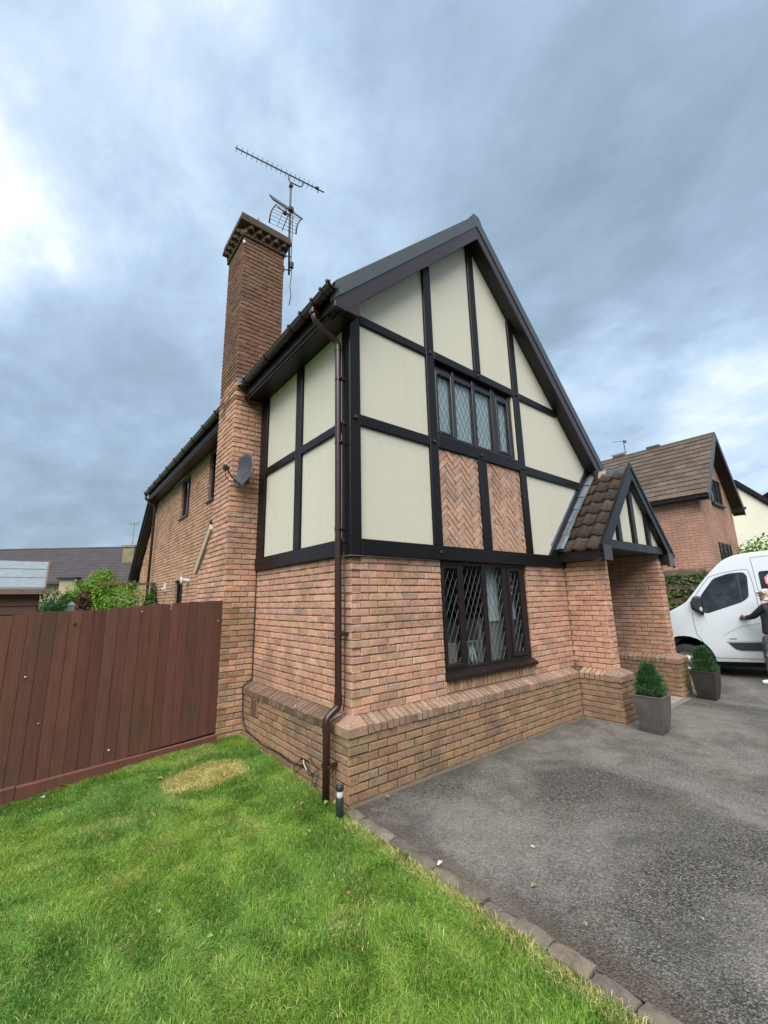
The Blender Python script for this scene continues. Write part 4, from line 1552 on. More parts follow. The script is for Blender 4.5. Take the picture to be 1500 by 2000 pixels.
# bargeboards, boxed feet, tie beam, gable panels and studs
for s_ in (-1, 1):
    xe = PC + s_ * (PE + .01)
    MB().prism([(PC, PYB, PA - .235), (xe, PYB, pz(xe) - .235), (xe, PYB, pz(xe) - .0), (PC, PYB, PA + .0)], (0, .028, 0)).build('bargeboard', 'timber', house)
    MB().prism([(PC, PYB - .012, PA - .02), (xe + s_ * .03, PYB - .012, pz(xe) - .05), (xe + s_ * .03, PYB - .012, pz(xe) + .03), (PC, PYB - .012, PA + .06)], (0, .05, 0)).build('verge_cap', 'timber', porch)
    a_, b_ = (PC + s_ * (PE + .005), PC + s_ * (PE - .27))
    MB().cbox((min(a_, b_), PYB - .006, 2.235), (max(a_, b_), PYB + .035, 2.47), .005).build('boxed_foot', 'barge', house)
    c0, c1 = PC + s_ * (PE - .005), PC + s_ * (PE - .30)
    MB().cbox((min(c0, c1), PYB + .036, 2.255), (max(c0, c1), -.01, 2.43), .006).build('porch_eave_box', 'fascia', house)
    MB().prism([(PC, PYB + .028, PA - .20), (xe, PYB + .028, pz(xe) - .20), (xe, PYB + .028, pz(xe) - .18), (PC, PYB + .028, PA - .18)], (0, .10, 0)).build('porch_soffit', 'black', house)
MB().cbox((PC - 1.16, -.665, 2.435), (PC + 1.16, -.60, 2.575), .006).build('tie_beam', 'timber', house)
sp = [PC - 1.2, 4.72, 4.85, 5.325, 5.455, 5.93, 6.06, PC + 1.2]
for a, b_ in ((sp[0], sp[1]), (sp[2], sp[3]), (sp[4], sp[5]), (sp[6], sp[7])):
    poly = [(a - .01, 2.565), (b_ + .01, 2.565), (b_ + .01, 4), (a - .01, 4)]
    for c_ in ((-PS, 1, PA - PS * PC - .17), (PS, 1, PA + PS * PC - .17)):
        poly = clip_poly(poly, *c_)
    if len(poly) > 2:
        MB().prism([(p_[0], -.605, p_[1]) for p_ in poly], (0, .02, 0)).build('gable_panel', 'render', house)
for a, b_ in ((4.72, 4.85), (5.325, 5.455), (5.93, 6.06)):
    MB().cbox((a, -.655, 2.577), (b_, -.59, pz((a + b_) / 2) - .15), .006).build('gable_stud', 'timber', house)
MB().box((PC - 1.2, -.585, 2.44), (PC + 1.2, 1.45, 2.46)).build('porch_ceiling', 'black', house)
MB().tube([(PC + PE + .07, PYB + .01, 2.43), (PC + PE + .07, -.02, 2.43)], .045, 10).build('porch_gutter', 'black', house)
# threshold paving of the porch
pv = empty('porch_step', (0, 0, 0))
tag(pv, 'grey slab threshold between the two brick porch piers', 'paving')
for i in range(5):
    MB().cbox((4.47 + i * .364, -.70, -.02), (4.47 + i * .364 + .358, -.02, .012), .006, None, None, .001).build('slab', 'concrete', pv)
for i in range(9):
    MB().cbox((4.47 + i * .2022, -.80, -.02), (4.47 + i * .2022 + .197, -.706, .010), .005, None, None, .001).build('edge_block', 'slatepave', pv)

# ------------------------------------------------------------------ things on the house
# satellite dish on the chimney
dish = empty('satellite_dish', (-.30, 2.27, 3.60))
tag(dish, 'dark grey satellite dish bolted to the lower chimney', 'satellite dish')
ax = Vector((-.95, -.27, .15)).normalized()            # facing direction
up_ = Vector((0, 0, 1))
e1 = up_.cross(ax).normalized()
e2 = ax.cross(e1).normalized()
mb = MB()
nr, na = 6, 28
vs = []
for i in range(nr + 1):
    for k in range(na):
        a = 2 * math.pi * k / na
        r = i / nr
        q = e1 * (.215 * r * math.cos(a)) + e2 * (.25 * r * math.sin(a)) + ax * (.055 * r * r - .02)
        vs.append(q)
fs = [(i * na + k, i * na + (k + 1) % na, (i + 1) * na + (k + 1) % na, (i + 1) * na + k) for i in range(nr) for k in range(na)]
mb.add(vs, fs)
dbody = mb.build('reflector', 'dish', dish, True)
md = dbody.modifiers.new('thick', 'SOLIDIFY')
md.thickness = .006
rim = [e1 * (.217 * math.cos(2 * math.pi * k / 36)) + e2 * (.252 * math.sin(2 * math.pi * k / 36)) + ax * .036 for k in range(37)]
MB().tube(rim, .0065, 6).build('rim', 'steel', dbody, True)
base_ = e2 * -.24 + ax * .02
lnb = e2 * -.07 + ax * .31
MB().tube([base_, base_ * .45 + lnb * .55 + e2 * -.03, lnb], .010, 8).build('feed_arm', 'black', dish, True)
mb = MB()
mb.tube([lnb + ax * .03, lnb - ax * .05], [.032, .028], 12)
mb.cbox(lnb + Vector((-.03, -.025, -.05)), lnb + Vector((.03, .025, .02)), .008)
mb.build('receiver', 'black', dish)
MB().tube([lnb - ax * .05, lnb - ax * .066], .024, 12).build('receiver_cap', 'white', dish, True)
MB().tube([lnb + Vector((0, 0, -.05)), lnb + Vector((.01, 0, -.14)), lnb + Vector((.08, .01, -.20)), lnb + Vector((.17, .03, -.17))], .006, 6).build('lead', 'cable', dish, True)
mb = MB()
mb.tube([-ax * .02, -ax * .06 + Vector((.02, .06, -.02)), Vector((.06, .148, -.05))], .022, 10)
mb.cbox((.0, .135, -.14), (.12, .148, .05), .006)
mb.build('bracket', 'black', dish)

# television aerial on its mast
aer = empty('television_aerial', (.33, 2.37, 7.30))
tag(aer, 'long horizontal television aerial on a mast strapped to the tall chimney', 'aerial')
MB().tube([(0, 0, 0), (-.01, .01, .9), (-.01, .01, 1.96)], .019, 10).build('mast', 'aerial', aer, True)
boom0, boom1 = Vector((-1.01, .06, 2.01)), Vector((.65, -.05, 2.16))
bm_ = MB().tube([boom0, boom1], .012, 8).build('boom', 'aerial', aer, True)
for k in range(17):
    f_ = .012 + k * .0525
    q = boom0.lerp(boom1, f_)
    MB().tube([q + Vector((.010, 0, .082)), q - Vector((.010, 0, .082))], .0062, 6).build('element', 'aerial', bm_)
q = boom0.lerp(boom1, .915)
MB().tube([q + Vector((x_, 0, z_)) for x_, z_ in ((.02, .07), (.035, .06), (.015, -.08), (-.005, -.07), (.02, .07))], .006, 6).build('folded_dipole', 'aerial', bm_)
MB().cbox(q + Vector((-.04, -.02, -.012)), q + Vector((.02, .02, .04)), .006).build('junction_box', 'black', bm_)
c0 = boom0.lerp(boom1, .565)
c1 = boom0.lerp(boom1, .735)
MB().tube([c0, c0 + Vector((.01, 0, -.10)), c0 + Vector((.05, 0, -.145)), c1 + Vector((-.05, 0, -.155)), c1 + Vector((-.01, 0, -.12)), c1], .011, 8).build('cradle', 'aerial', aer, True)
MB().cbox((-.04, -.03, 1.86), (.02, .04, 1.90), .004).build('clamp', 'rust', aer)
for z in (.10, .38):
    mb = MB().tube([(-.08, .05, z), (.03, .0, z), (.04, .0, z)], .010, 6)
    mb.cbox((-.085, .03, z - .06), (-.07, .10, z + .06), .003)
    mb.build('wall_bracket', 'rust', aer)
MB().tube([(.02, -.02, 1.4), (.03, -.02, .9), (.02, -.03, .3), (.035, -.03, .0), (.01, -.03, -.25), (.035, -.03, -.42), (.01, -.02, -.62)], .007, 6).build('loose_cable', 'cable', aer, True)
MB().cbox((.0, -.06, .12), (.06, -.01, .24), .008).build('splitter_box', 'black', aer)
# flat grid aerial on the same mast
ga = empty('grid_aerial', (.28, 2.33, 8.30))
tag(ga, 'square wire grid aerial with black curved end bars on the chimney mast', 'aerial')
cn = [Vector((-.20, .10, .36)), Vector((-.30, .14, -.06)), Vector((.22, -.08, .18)), Vector((.12, -.05, -.19))]
bow = Vector((-.02, -.01, 0))
ends = []
for a, b_ in ((cn[0], cn[1]), (cn[2], cn[3])):
    pts = [a.lerp(b_, f_) + bow * (math.sin(f_ * math.pi) * 2) for f_ in [i / 6 for i in range(7)]]
    ends.append(pts)
    MB().tube(pts, .013, 6).build('end_bar', 'black', ga, True)
for k in range(7):
    MB().tube([ends[0][k], ends[1][k]], .004, 5).build('wire', 'aerial', ga)
for k in range(3):
    f_ = .3 + .2 * k
    MB().tube([ends[0][0].lerp(ends[1][0], f_), ends[0][6].lerp(ends[1][6], f_)], .005, 5).build('rib', 'aerial', ga)
mb = MB().tube([(.03, -.01, .17), (-.10, -.08, .08), (-.30, -.20, -.02)], .010, 6)
mb.tube([(-.05, -.05, .10), (-.14, -.1, .22)], .007, 5).tube([(-.03, -.05, .12), (-.10, .05, -.18)], .007, 5)
mb.build('dipole_arm', 'rust', ga, True)
MB().cbox((-.14, -.11, .05), (-.08, -.05, .11), .01).build('junction_box', 'black', ga)
# wedge-shaped log aerial above it
lg = empty('wedge_aerial', (.32, 2.36, 8.66))
tag(lg, 'thin dark wedge-shaped aerial slanting across the chimney mast', 'aerial')
MB().prism([(-.36, .10, .17), (-.30, .08, .09), (-.02, 0, -.02), (-.02, 0, .02)], (.006, .03, 0)).build('blade', 'aerial', lg)
MB().prism([(.02, 0, .0), (.20, -.06, -.11), (.21, -.06, -.13), (.02, 0, -.04)], (.006, .02, 0)).build('blade', 'aerial', lg)
MB().cbox((-.04, -.04, -.05), (.05, .04, .04), .012).build('clamp', 'rust', lg)

# fittings on the long side wall
fl = empty('flue_terminal', (0, 6.15, 2.22))
tag(fl, 'white plastic flue terminal sticking out of the long brick side wall', 'flue')
mb = MB()
prof = [(.042, 0), (.042, .08), (.046, .11), (.078, .155), (.08, .16), (.08, .168), (.0, .168)]
nn = 18
vs = [(-h_, r_2 * math.cos(2 * math.pi * k / nn), r_2 * math.sin(2 * math.pi * k / nn)) for r_2, h_ in prof for k in range(nn)]
mb.add(vs, [(i * nn + k, i * nn + (k + 1) % nn, (i + 1) * nn + (k + 1) % nn, (i + 1) * nn + k) for i in range(len(prof) - 1) for k in range(nn)])
mb.build('cone', 'white', fl, True)
wl = empty('wall_lamp', (0, 8.35, 2.15))
tag(wl, 'small white lamp box on the brick wall above the climbing plant', 'lamp')
MB().cbox((-.05, -.06, -.11), (0, .06, .11), .010).build('case', 'white', wl)
MB().tube([(-.05, -.03, -.02), (-.10, -.08, -.04)], [.02, .03], 12).build('sensor', 'white', wl, True)

# cables at the foot of the wall
cab = empty('wall_cable', (0, 0, 0))
tag(cab, 'black cable running down the chimney corner and along the plinth', 'cable')
MB().tube([(-.016, 2.405, 2.30), (-.016, 2.40, 1.6), (-.016, 2.40, .80), (-.02, 2.40, .72), (-.15, 2.395, .63), (-.138, 2.385, .5), (-.138, 2.36, .26), (-.138, 2.28, .17), (-.138, 2.19, .13), (-.138, 1.71, .085), (-.138, 1.26, .10), (-.138, .94, .09), (-.138, .79, .10), (-.14, .65, .14)], .007, 6).build('sheath', 'cable', cab, True)
tng = empty('cable_tangle', (0, 0, 0))
tag(tng, 'tangle of black and white leads beside the corner rainwater pipe', 'cable')
K = lambda *q: [(-.15 - .02 * (i % 2), a, b_) for i, (a, b_) in enumerate(q)]
for pts, mt in ((K((.85, .0), (.80, .10), (.66, .20), (.58, .21), (.55, .13), (.44, .12), (.36, .17)), 'cable'),
                ([(-.155, .63, .22), (-.165, .61, .17), (-.16, .57, .13), (-.15, .53, .12)], 'white'),
                (K((.72, .17), (.64, .22), (.56, .20), (.47, .25), (.40, .19), (.30, .20)), 'cable'),
                (K((.85, .0), (.70, .09), (.58, .16), (.50, .10), (.36, .12)), 'cable'),
                (K((.45, .12), (.43, .05), (.39, .02), (.36, .06), (.35, .14)), 'cable'),
                ([(-.10, .0, .72), (-.16, .08, .66), (-.17, .17, .57), (-.16, .20, .46), (-.155, .19, .33), (-.18, .12, .29), (-.17, .06, .26), (-.16, .14, .19), (-.15, .22, .17)], 'cable'),
                ([(-.09, .01, .73), (-.15, .10, .66), (-.165, .15, .58), (-.15, .17, .40), (-.15, .2, .25)], 'steel')):
    MB().tube(pts, .0045, 6).build('lead', mt, tng, True)
tag(MB().tube([(-.10, .12, 2.14), (-.07, .05, 2.165), (-.055, -.04, 2.17), (-.03, -.06, 2.172), (.4, -.055, 2.170), (1.2, -.055, 2.168)], .004, 6).build('bell_wire', 'steel', None, True), 'thin grey wire tucked under the first-floor beam at the corner', 'wire')
tag(MB().tube([(-.06, .045, 2.2), (-.05, .04, 1.6), (-.045, .05, .9), (-.08, .02, .74)], .005, 6).build('pipe_side_cable', 'cable', None, True), 'thin black cable dropping behind the corner rainwater pipe', 'cable')

# bollard light
bo = empty('bollard_light', (-.272, -.218, 0))
tag(bo, 'short dark garden bollard light at the corner of the house', 'bollard light')
MB().lathe([(.0, -.06), (.031, -.06), (.031, .158), (.027, .165), (0, .165)], 18).build('post', 'bollard', bo, True)
MB().lathe([(.026, .165), (.026, .215), (0, .215)], 18).build('lens', 'glassclear', bo, True)
MB().lathe([(.012, .165), (.012, .2)], 10).build('lamp', 'white', bo, True)
MB().lathe([(.032, .212), (.033, .245), (.027, .252), (0, .252)], 18).build('cap', 'black', bo, True)
MB().lathe([(.0, .2535), (.022, .2535), (.022, .251)], 18).build('solar_plate', 'steel', bo)

# ------------------------------------------------------------------ fence
FA, FB = np.array((-.455, 2.455)), np.array((-2.45, 1.95))
FD = (FB - FA) / np.linalg.norm(FB - FA)
FN = np.array((FD[1], -FD[0]))             # perpendicular
if FN[1] > 0:
    FN = -FN                                # towards the camera
fence = empty('board_fence', (FA[0], FA[1], 0))
tag(fence, 'red-brown close-boarded wooden fence between the lawn and the back garden', 'fence')


def fpt(s_, z, off):
    p = FD * s_ + FN * off
    return (p[0], p[1], z)


tops = [(0, 1.775), (.29, 1.766), (.51, 1.758), (.70, 1.735), (1.03, 1.727), (1.2, 1.715), (1.43, 1.696), (1.8, 1.69), (2.0, 1.692), (2.14, 1.67), (2.3, 1.655), (4.4, 1.60)]
FP = [(.138, .058, .043), (.142, .060, .045), (.134, .056, .041), (.146, .063, .047), (.138, .058, .043)]
s_ = 0.0
i = 0
while s_ < 4.2:
    wd = .108 + RNG.random() * .012
    zt = np.interp(s_ + wd / 2, *zip(*tops)) + RNG.normal() * .003
    gap = .0042
    notch = .022 if (abs(s_ - .60) < .056 or abs(s_ - .94) < .056) else 0
    tl_ = RNG.random() * .002
    of_ = RNG.random() * .006
    # feather-edged board: thin edge overlapping the neighbour
    col = pal(FP)
    a, b_ = s_, s_ + wd - gap
    z0 = .125
    J = lambda: RNG.normal() * .0015
    zt2 = zt + RNG.normal() * .003
    vs = [fpt(a, z0, .006 + of_ + J()), fpt(b_, z0, tl_ + .006 + of_ + J()), fpt(b_, z0, -.008 - .003 * (i % 2)), fpt(a, z0, -.008 - .003 * (i % 2)),
          fpt(a, zt, .006 + of_ + J()), fpt(b_, zt2, tl_ + .006 + of_ + J()), fpt(b_, zt2, -.008 - .003 * (i % 2)), fpt(a, zt, -.008 - .003 * (i % 2))]
    if notch:
        # the upper corner has split away
        zc = zt - .075
        bn = s_ + wd - notch
        bk_ = -.008 - .003 * (i % 2)
        fr_ = [(a, z0), (b_, z0), (b_, zc), (bn + .004, zc + .004), (bn, zt2), (a, zt)]
        vs = [fpt(q, z, .006 + tl_ * (q - a) / (b_ - a)) for q, z in fr_] + [fpt(q, z, bk_) for q, z in fr_]
        fs_ = [tuple(range(6)), tuple(reversed(range(6, 12)))] + [(k, (k + 1) % 6, 6 + (k + 1) % 6, 6 + k) for k in range(6)]
        MB().add(vs, fs_, col).build('fence_board', 'fence', fence)
    else:
        MB().add(vs, [(0, 1, 5, 4), (1, 2, 6, 5), (2, 3, 7, 6), (3, 0, 4, 7), (4, 5, 6, 7), (3, 2, 1, 0)], col).build('fence_board', 'fence', fence)
    s_ += wd + (.014 if notch else 0) * 0
    i += 1
for a, b_, hh in ((-.0, 1.975, .135), (1.985, 4.2, .145)):
    vs = [fpt(a, -.06, .040), fpt(b_, -.06, .040), fpt(b_, -.06, .012), fpt(a, -.06, .012), fpt(a, hh - .05 if a < .5 else hh, .040), fpt(b_, hh, .040), fpt(b_, hh + .012, .012), fpt(a, hh - .04 if a < .5 else hh + .012, .012)]
    MB().add(vs, [(0, 1, 5, 4), (1, 2, 6, 5), (2, 3, 7, 6), (3, 0, 4, 7), (4, 5, 6, 7), (3, 2, 1, 0)], pal(FP)).build('gravel_board', 'fence', fence)
vs = [fpt(0, .10, -.0125), fpt(4.25, .10, -.0125), fpt(4.25, 1.50, -.0125), fpt(0, 1.62, -.0125)]
MB().prism(vs, (-FN[0] * .006, -FN[1] * .006, 0), (.02, .011, .009)).build('gap_shade_sheet', 'fence', fence)  # dark sheet added behind the boards to paint shade into the gaps
for z in (.35, 1.0, 1.55):
    p, q = fpt(.02, z, -.03), fpt(4.2, z, -.03)
    MB().bar(p, q, .08, .035).build('rail', 'fence', fence)
for s2_ in (1.9, 3.8):
    p = fpt(s2_, 0, -.09)
    MB().cbox((p[0] - .05, p[1] - .05, -.1), (p[0] + .05, p[1] + .05, 1.60), .006).build('post', 'fence', fence)
for s2_, z, r, mt in ((1.231, .245, .0085, 'white'), (2.021, 1.091, .007, 'white'), (1.871, .652, .006, 'carton'), (1.677, 1.56, .010, 'black'), (1.03, 1.66, .008, 'carton'), (.059, 1.503, .007, 'carton')):
    p = fpt(s2_, z, .028)
    ob = MB().lathe([(0, .004), (r * .7, .003), (r, -.004), (r, -.018)], 9).build('knot', mt, fence)
    ob.matrix_basis = Matrix.Translation(p) @ Vector((FN[0], FN[1], 0)).to_track_quat('Z', 'Y').to_matrix().to_4x4()

# ------------------------------------------------------------------ lawn grass


def vnoise(seed, cell, x, y):
    rg = np.random.default_rng(seed)
    G = rg.random((128, 128))
    a, b_ = x / cell + 50, y / cell + 50
    i, j = np.floor(a).astype(int), np.floor(b_).astype(int)
    u, v = a - i, b_ - j
    u, v = u * u * (3 - 2 * u), v * v * (3 - 2 * v)
    g = lambda p, q: G[p % 128, q % 128]
    return (g(i, j) * (1 - u) + g(i + 1, j) * u) * (1 - v) + (g(i, j + 1) * (1 - u) + g(i + 1, j + 1) * u) * v


def in_poly(px, py, poly):
    r = np.zeros(len(px), bool)
    n = len(poly)
    for k in range(n):
        x0, y0 = poly[k]
        x1, y1 = poly[(k + 1) % n]
        c = ((y0 > py) != (y1 > py)) & (px < (x1 - x0) * (py - y0) / (y1 - y0 + 1e-12) + x0)
        r ^= c
    return r


PATCH = [(-1.30, 1.20), (-1.27, 1.60), (-.80, 1.80), (-.42, 1.68), (-.46, 1.22), (-.93, 1.05)]


def blades(name, x, y, hgt, wid, lean, col0, label, smear=1.0):
    n = len(x)
    rg = np.random.default_rng(5)
    az = rg.random(n) * 2 * np.pi
    # locally combed lean direction
    flow = vnoise(31, .35, x, y) * 4 * np.pi
    la = np.where(rg.random(n) < .55, flow + rg.normal(0, .7, n), rg.random(n) * 2 * np.pi)
    ld = np.stack([np.cos(la), np.sin(la)], 1) * (lean * hgt)[:, None]
    sd = np.stack([np.cos(az), np.sin(az)], 1) * (wid / 2)[:, None]
    base = np.stack([x, y], 1)
    z0 = np.full(n, -.015)
    V = np.zeros((n, 5, 3), np.float32)
    V[:, 0, :2] = base - sd
    V[:, 1, :2] = base + sd
    V[:, 2, :2] = base + ld * .38 - sd * .85
    V[:, 3, :2] = base + ld * .38 + sd * .85
    V[:, 4, :2] = base + ld
    V[:, 0, 2] = V[:, 1, 2] = z0
    V[:, 2, 2] = V[:, 3, 2] = hgt * .62
    V[:, 4, 2] = np.maximum(hgt * (1 - .30 * lean), .006)
    idx = np.arange(n)[:, None] * 5
    loops = np.concatenate([idx + np.array([[0, 1, 3, 2]]), idx + np.array([[2, 3, 4]])], 1).astype(np.int32).ravel()
    starts = (np.arange(n)[:, None] * 7 + np.array([[0, 4]])).astype(np.int32).ravel()
    me = bpy.data.meshes.new(name)
    me.vertices.add(n * 5)
    me.vertices.foreach_set('co', V.ravel())
    me.loops.add(len(loops))
    me.loops.foreach_set('vertex_index', loops)
    me.polygons.add(n * 2)
    me.polygons.foreach_set('loop_start', starts)
    me.update(calc_edges=True)
    me.validate()
    a = me.attributes.new('col', 'FLOAT_COLOR', 'POINT')
    c = np.ones((n, 5, 4), np.float32)
    c[:, :, :3] = col0[:, None, :]
    a.data.foreach_set('color', c.ravel())
    me.materials.append(M['grass'])
    o = bpy.data.objects.new(name, me)
    COL.objects.link(o)
    return tag(o, label, 'grass', kind='stuff')


rg = np.random.default_rng(3)
VIS = [(-2.75, 2.2), (-2.65, -.9), (-1.1, -2.1), (-.2, -2.85), (-.195, .0), (-.135, 2.44), (-.6, 2.44)]
bx = rg.random(900000) * 2.7 - 2.8
by = rg.random(900000) * 5.4 - 2.9
k = in_poly(bx, by, VIS)
bx, by = bx[k], by[k]
nd = 380000
bx, by = bx[:nd], by[:nd]
fx = -.2 - 5.2 * rg.random(420000) ** 1.35
fy = 2.4 - 7.2 * rg.random(420000) ** .9
k = ~in_poly(fx, fy, VIS) & (fx < -.21)
fx, fy = fx[k][:240000], fy[k][:240000]
bx, by = np.concatenate([bx, fx]), np.concatenate([by, fy])
# keep off the far side of the fence
off = (bx - FA[0]) * FN[0] + (by - FA[1]) * FN[1]
k = off > .02
bx, by = bx[k], by[k]
k = ~((bx > -.25) & (by < -.18) & (rg.random(len(bx)) < (bx + .25) / .06)) | (by > -.1)
bx, by = bx[k], by[k]
inp = in_poly(bx + rg.normal(0, .035, len(bx)), by + rg.normal(0, .035, len(bx)), PATCH) & (rg.random(len(bx)) < .97)
gx, gy_ = bx[~inp], by[~inp]
n = len(gx)
a1 = vnoise(1, .55, gx, gy_)
a2 = vnoise(2, .16, gx, gy_)
a3 = vnoise(3, .055, gx, gy_)
tuft = .5 * a1 + .3 * a2 + .2 * a3
off = (gx - FA[0]) * FN[0] + (gy_ - FA[1]) * FN[1]
edge = np.clip(1 - off / .22, 0, 1)
wall_e = np.clip(1 - (-.12 - gx) / .22, 0, 1) * (gy_ > -.1)
hg = (.012 + .050 * tuft ** 1.5 + .024 * rg.random(n) ** 1.5) * (1 + .5 * edge + .55 * wall_e)
wd = (.0022 + .0016 * rg.random(n)) * np.where(in_poly(gx, gy_, VIS), 1.0, 1.9)
ln_ = .35 + .9 * rg.random(n) + .3 * a2
dark = np.array((.062, .150, .020))
mid = np.array((.175, .315, .042))
yel = np.array((.340, .450, .085))
dry = np.array((.52, .44, .20))
mixv = np.clip(-.06 + 1.15 * (.34 * a1 + .30 * a2 + .16 * a3 + .2 * rg.random(n)), 0, 1)  # dark green patches, with shade painted into the low tufts
col = np.where(mixv[:, None] < .5, dark + (mid - dark) * (mixv[:, None] / .5), mid + (yel - mid) * ((mixv[:, None] - .5) / .5))
cool = np.clip(vnoise(8, .8, gx, gy_) * 1.8 - .9, 0, 1)[:, None]
col = col * (1 - cool * .5) + np.array((.055, .225, .055)) * cool * .5
isdry = (rg.random(n) < .055 + .35 * np.clip(vnoise(9, .30, gx, gy_) - .70, 0, 1) * 2 + .5 * np.clip((gx + .36) / .12, 0, 1) * (gy_ < -.3))
col[isdry] = dry * (.7 + .6 * rg.random((isdry.sum(), 1)))
col *= (.68 + .86 * rg.random((n, 1)) ** 1.3)  # spread of blade tone widened to stand in for shadow contrast
blades('grass', gx, gy_, hg, wd, ln_, col.astype(np.float32), 'short green lawn grass in front of the fence and house')
px_, py_ = bx[inp], by[inp]
n = len(px_)
col = np.array((.72, .60, .26)) * (.6 + .7 * rg.random((n, 1))) * np.array((1, 1, 1))
gm = rg.random(n) < .25
col[gm] = np.array((.16, .22, .04)) * (.7 + .6 * rg.random((gm.sum(), 1)))
blades('dead_grass', px_, py_, .012 + .022 * rg.random(n), .0022 + .0016 * rg.random(n), .7 + .8 * rg.random(n), col.astype(np.float32), 'patch of yellow dead grass near the chimney foot')

# ------------------------------------------------------------------ kerb setts between lawn and drive
kerb = empty('kerb_edging', (-.15, -.15, 0))
tag(kerb, 'row of worn brown paving blocks edging the lawn along the drive', 'kerb')
y = 0.0
KP = [(0.174, 0.149, 0.111), (0.152, 0.133, 0.103), (0.193, 0.165, 0.124), (0.137, 0.121, 0.099)]
while y > -4.2:
    ln_k = .195 + RNG.random() * .025
    mb = MB()
    z1 = .010 + RNG.random() * .014
    cx0 = -.045 + RNG.normal() * .008
    nseg = 4
    vs = []
    for j, f_ in enumerate(np.linspace(0, 1, nseg)):
        yy = y - f_ * (ln_k - .012)
        ed = .010 if j in (0, nseg - 1) else 0
        for xx, zz_ in ((cx0 - .002, -.05), (cx0, z1 - .014), (cx0 + .014, z1 - ed), (cx0 + .055, z1 + .003 - ed), (cx0 + .088, z1 - ed), (cx0 + .101, z1 - .016), (cx0 + .103, -.05)):
            vs.append((xx + RNG.normal() * .003, yy + RNG.normal() * .002, zz_ + RNG.normal() * .0025))
    fs = [(j * 7 + q, j * 7 + q + 1, (j + 1) * 7 + q + 1, (j + 1) * 7 + q) for j in range(nseg - 1) for q in range(6)] + [tuple(range(7)), tuple((nseg - 1) * 7 + q for q in reversed(range(7)))]
    MB().add(vs, fs, pal(KP)).build('sett', 'brick', kerb)
    y -= ln_k
# mortar haunch at the wall foot
mb = MB()
vs = []
for i, x in enumerate(np.linspace(-.12, 4.0, 40)):
    d = .018 + .016 * RNG.random()
    vs += [(x, -PP + .01, .018 + .008 * RNG.random()), (x, -PP - d * .5, .012), (x, -PP - d, -.006)]
tag(MB().add(vs, [(i * 3 + q, i * 3 + q + 1, (i + 1) * 3 + q + 1, (i + 1) * 3 + q) for i in range(39) for q in range(2)]).build('mortar_fillet', 'fillet', None, True), 'thin strip of mortar along the foot of the front plinth', 'mortar strip')

# ------------------------------------------------------------------ fallen leaves and litter
LC = {'tan': (.46, .30, .13), 'brown': (.26, .15, .07), 'green': (.36, .46, .12), 'pale': (.55, .52, .42), 'white': (.68, .68, .64)}
LEAVES = [(-.268, .005, .05, 'green', .055, 'pale green fallen leaf at the foot of the corner rainwater pipe'),
          (-.424, .14, .045, 'tan', .042, 'tan fallen leaf on the grass near the cable tangle'),
          (-.60, -.293, .045, 'tan', .042, 'tan fallen leaf on the lawn just in front of the bollard light'),
          (-1.25, 1.56, .04, 'tan', .045, 'tan fallen leaf at the edge of the yellow grass patch'),
          (-2.0, 2.03, .03, 'tan', .085, 'long tan curled leaf lying against the fence foot'),
          (-1.80, 2.09, .03, 'brown', .05, 'brown withered leaf on the grass beside the fence'),
          (-2.16, 1.86, .03, 'pale', .04, 'pale grey crumpled leaf near the fence at the picture edge'),
          (-1.62, 2.16, .03, 'brown', .045, 'small brown leaf in the grass along the gravel board'),
          (-1.15, 2.24, .03, 'pale', .04, 'pale curled leaf under the middle of the fence'),
          (-1.646, -.477, .045, 'pale', .038, 'pale leaf on the open lawn, the one nearest the middle'),
          (-.739, -1.041, .04, 'tan', .032, 'small tan leaf on the lawn beside the kerb'),
          (-1.474, -.857, .045, 'green', .03, 'small yellow-green leaf low on the open lawn'),
          (-.121, -1.198, .038, 'white', .045, 'white scrap of paper lying on the kerb blocks'),
          (.193, -1.685, .006, 'tan', .05, 'orange-tan leaf on the tarmac near the kerb'),
          (.644, -2.417, .006, 'pale', .025, 'tiny pale twig on the tarmac at the picture edge'),
          (.55, -1.45, .006, 'pale', .03, 'pale sycamore key on the tarmac'),
          (.22, -.22, .03, 'tan', .05, 'brown leaf on the mortar strip at the house corner'),
          (.10, -2.05, .03, 'tan', .03, 'tan stalk on the tarmac beside the kerb blocks'),
          (-.21, -.05, .05, 'tan', .05, 'orange leaf tucked between the rainwater pipe and the plinth')]
for lx, ly, lz, cn_, sz, lab in LEAVES:
    nL = 6
    sz *= 1.35 if ly > 1.0 else 1.0
    vs = []
    for i in range(nL + 1):
        f_ = i / nL
        wdt = math.sin(math.pi * min(f_ * .95 + .03, 1)) ** .8 * sz * .32
        for q in (-1, 0, 1):
            vs.append(((f_ - .5) * sz, q * wdt, .10 * sz * math.sin(f_ * 3.1) + abs(q) * wdt * .35 + RNG.normal() * .0008))
    fs = [(i * 3 + q, i * 3 + q + 1, (i + 1) * 3 + q + 1, (i + 1) * 3 + q) for i in range(nL) for q in range(2)]
    o = MB().add(vs, fs, tuple(np.array(LC[cn_]) * (.8 + .4 * RNG.random()))).build('fallen_leaf' if cn_ != 'white' else 'litter_scrap', 'leaf', None, True)
    o.location = (lx, ly, lz)
    o.rotation_euler = (RNG.normal() * .15, RNG.normal() * .15, RNG.random() * 6.28)
    tag(o, lab, 'leaf' if cn_ != 'white' else 'litter', 'leaves and bits fallen on lawn and drive')

# ------------------------------------------------------------------ planters


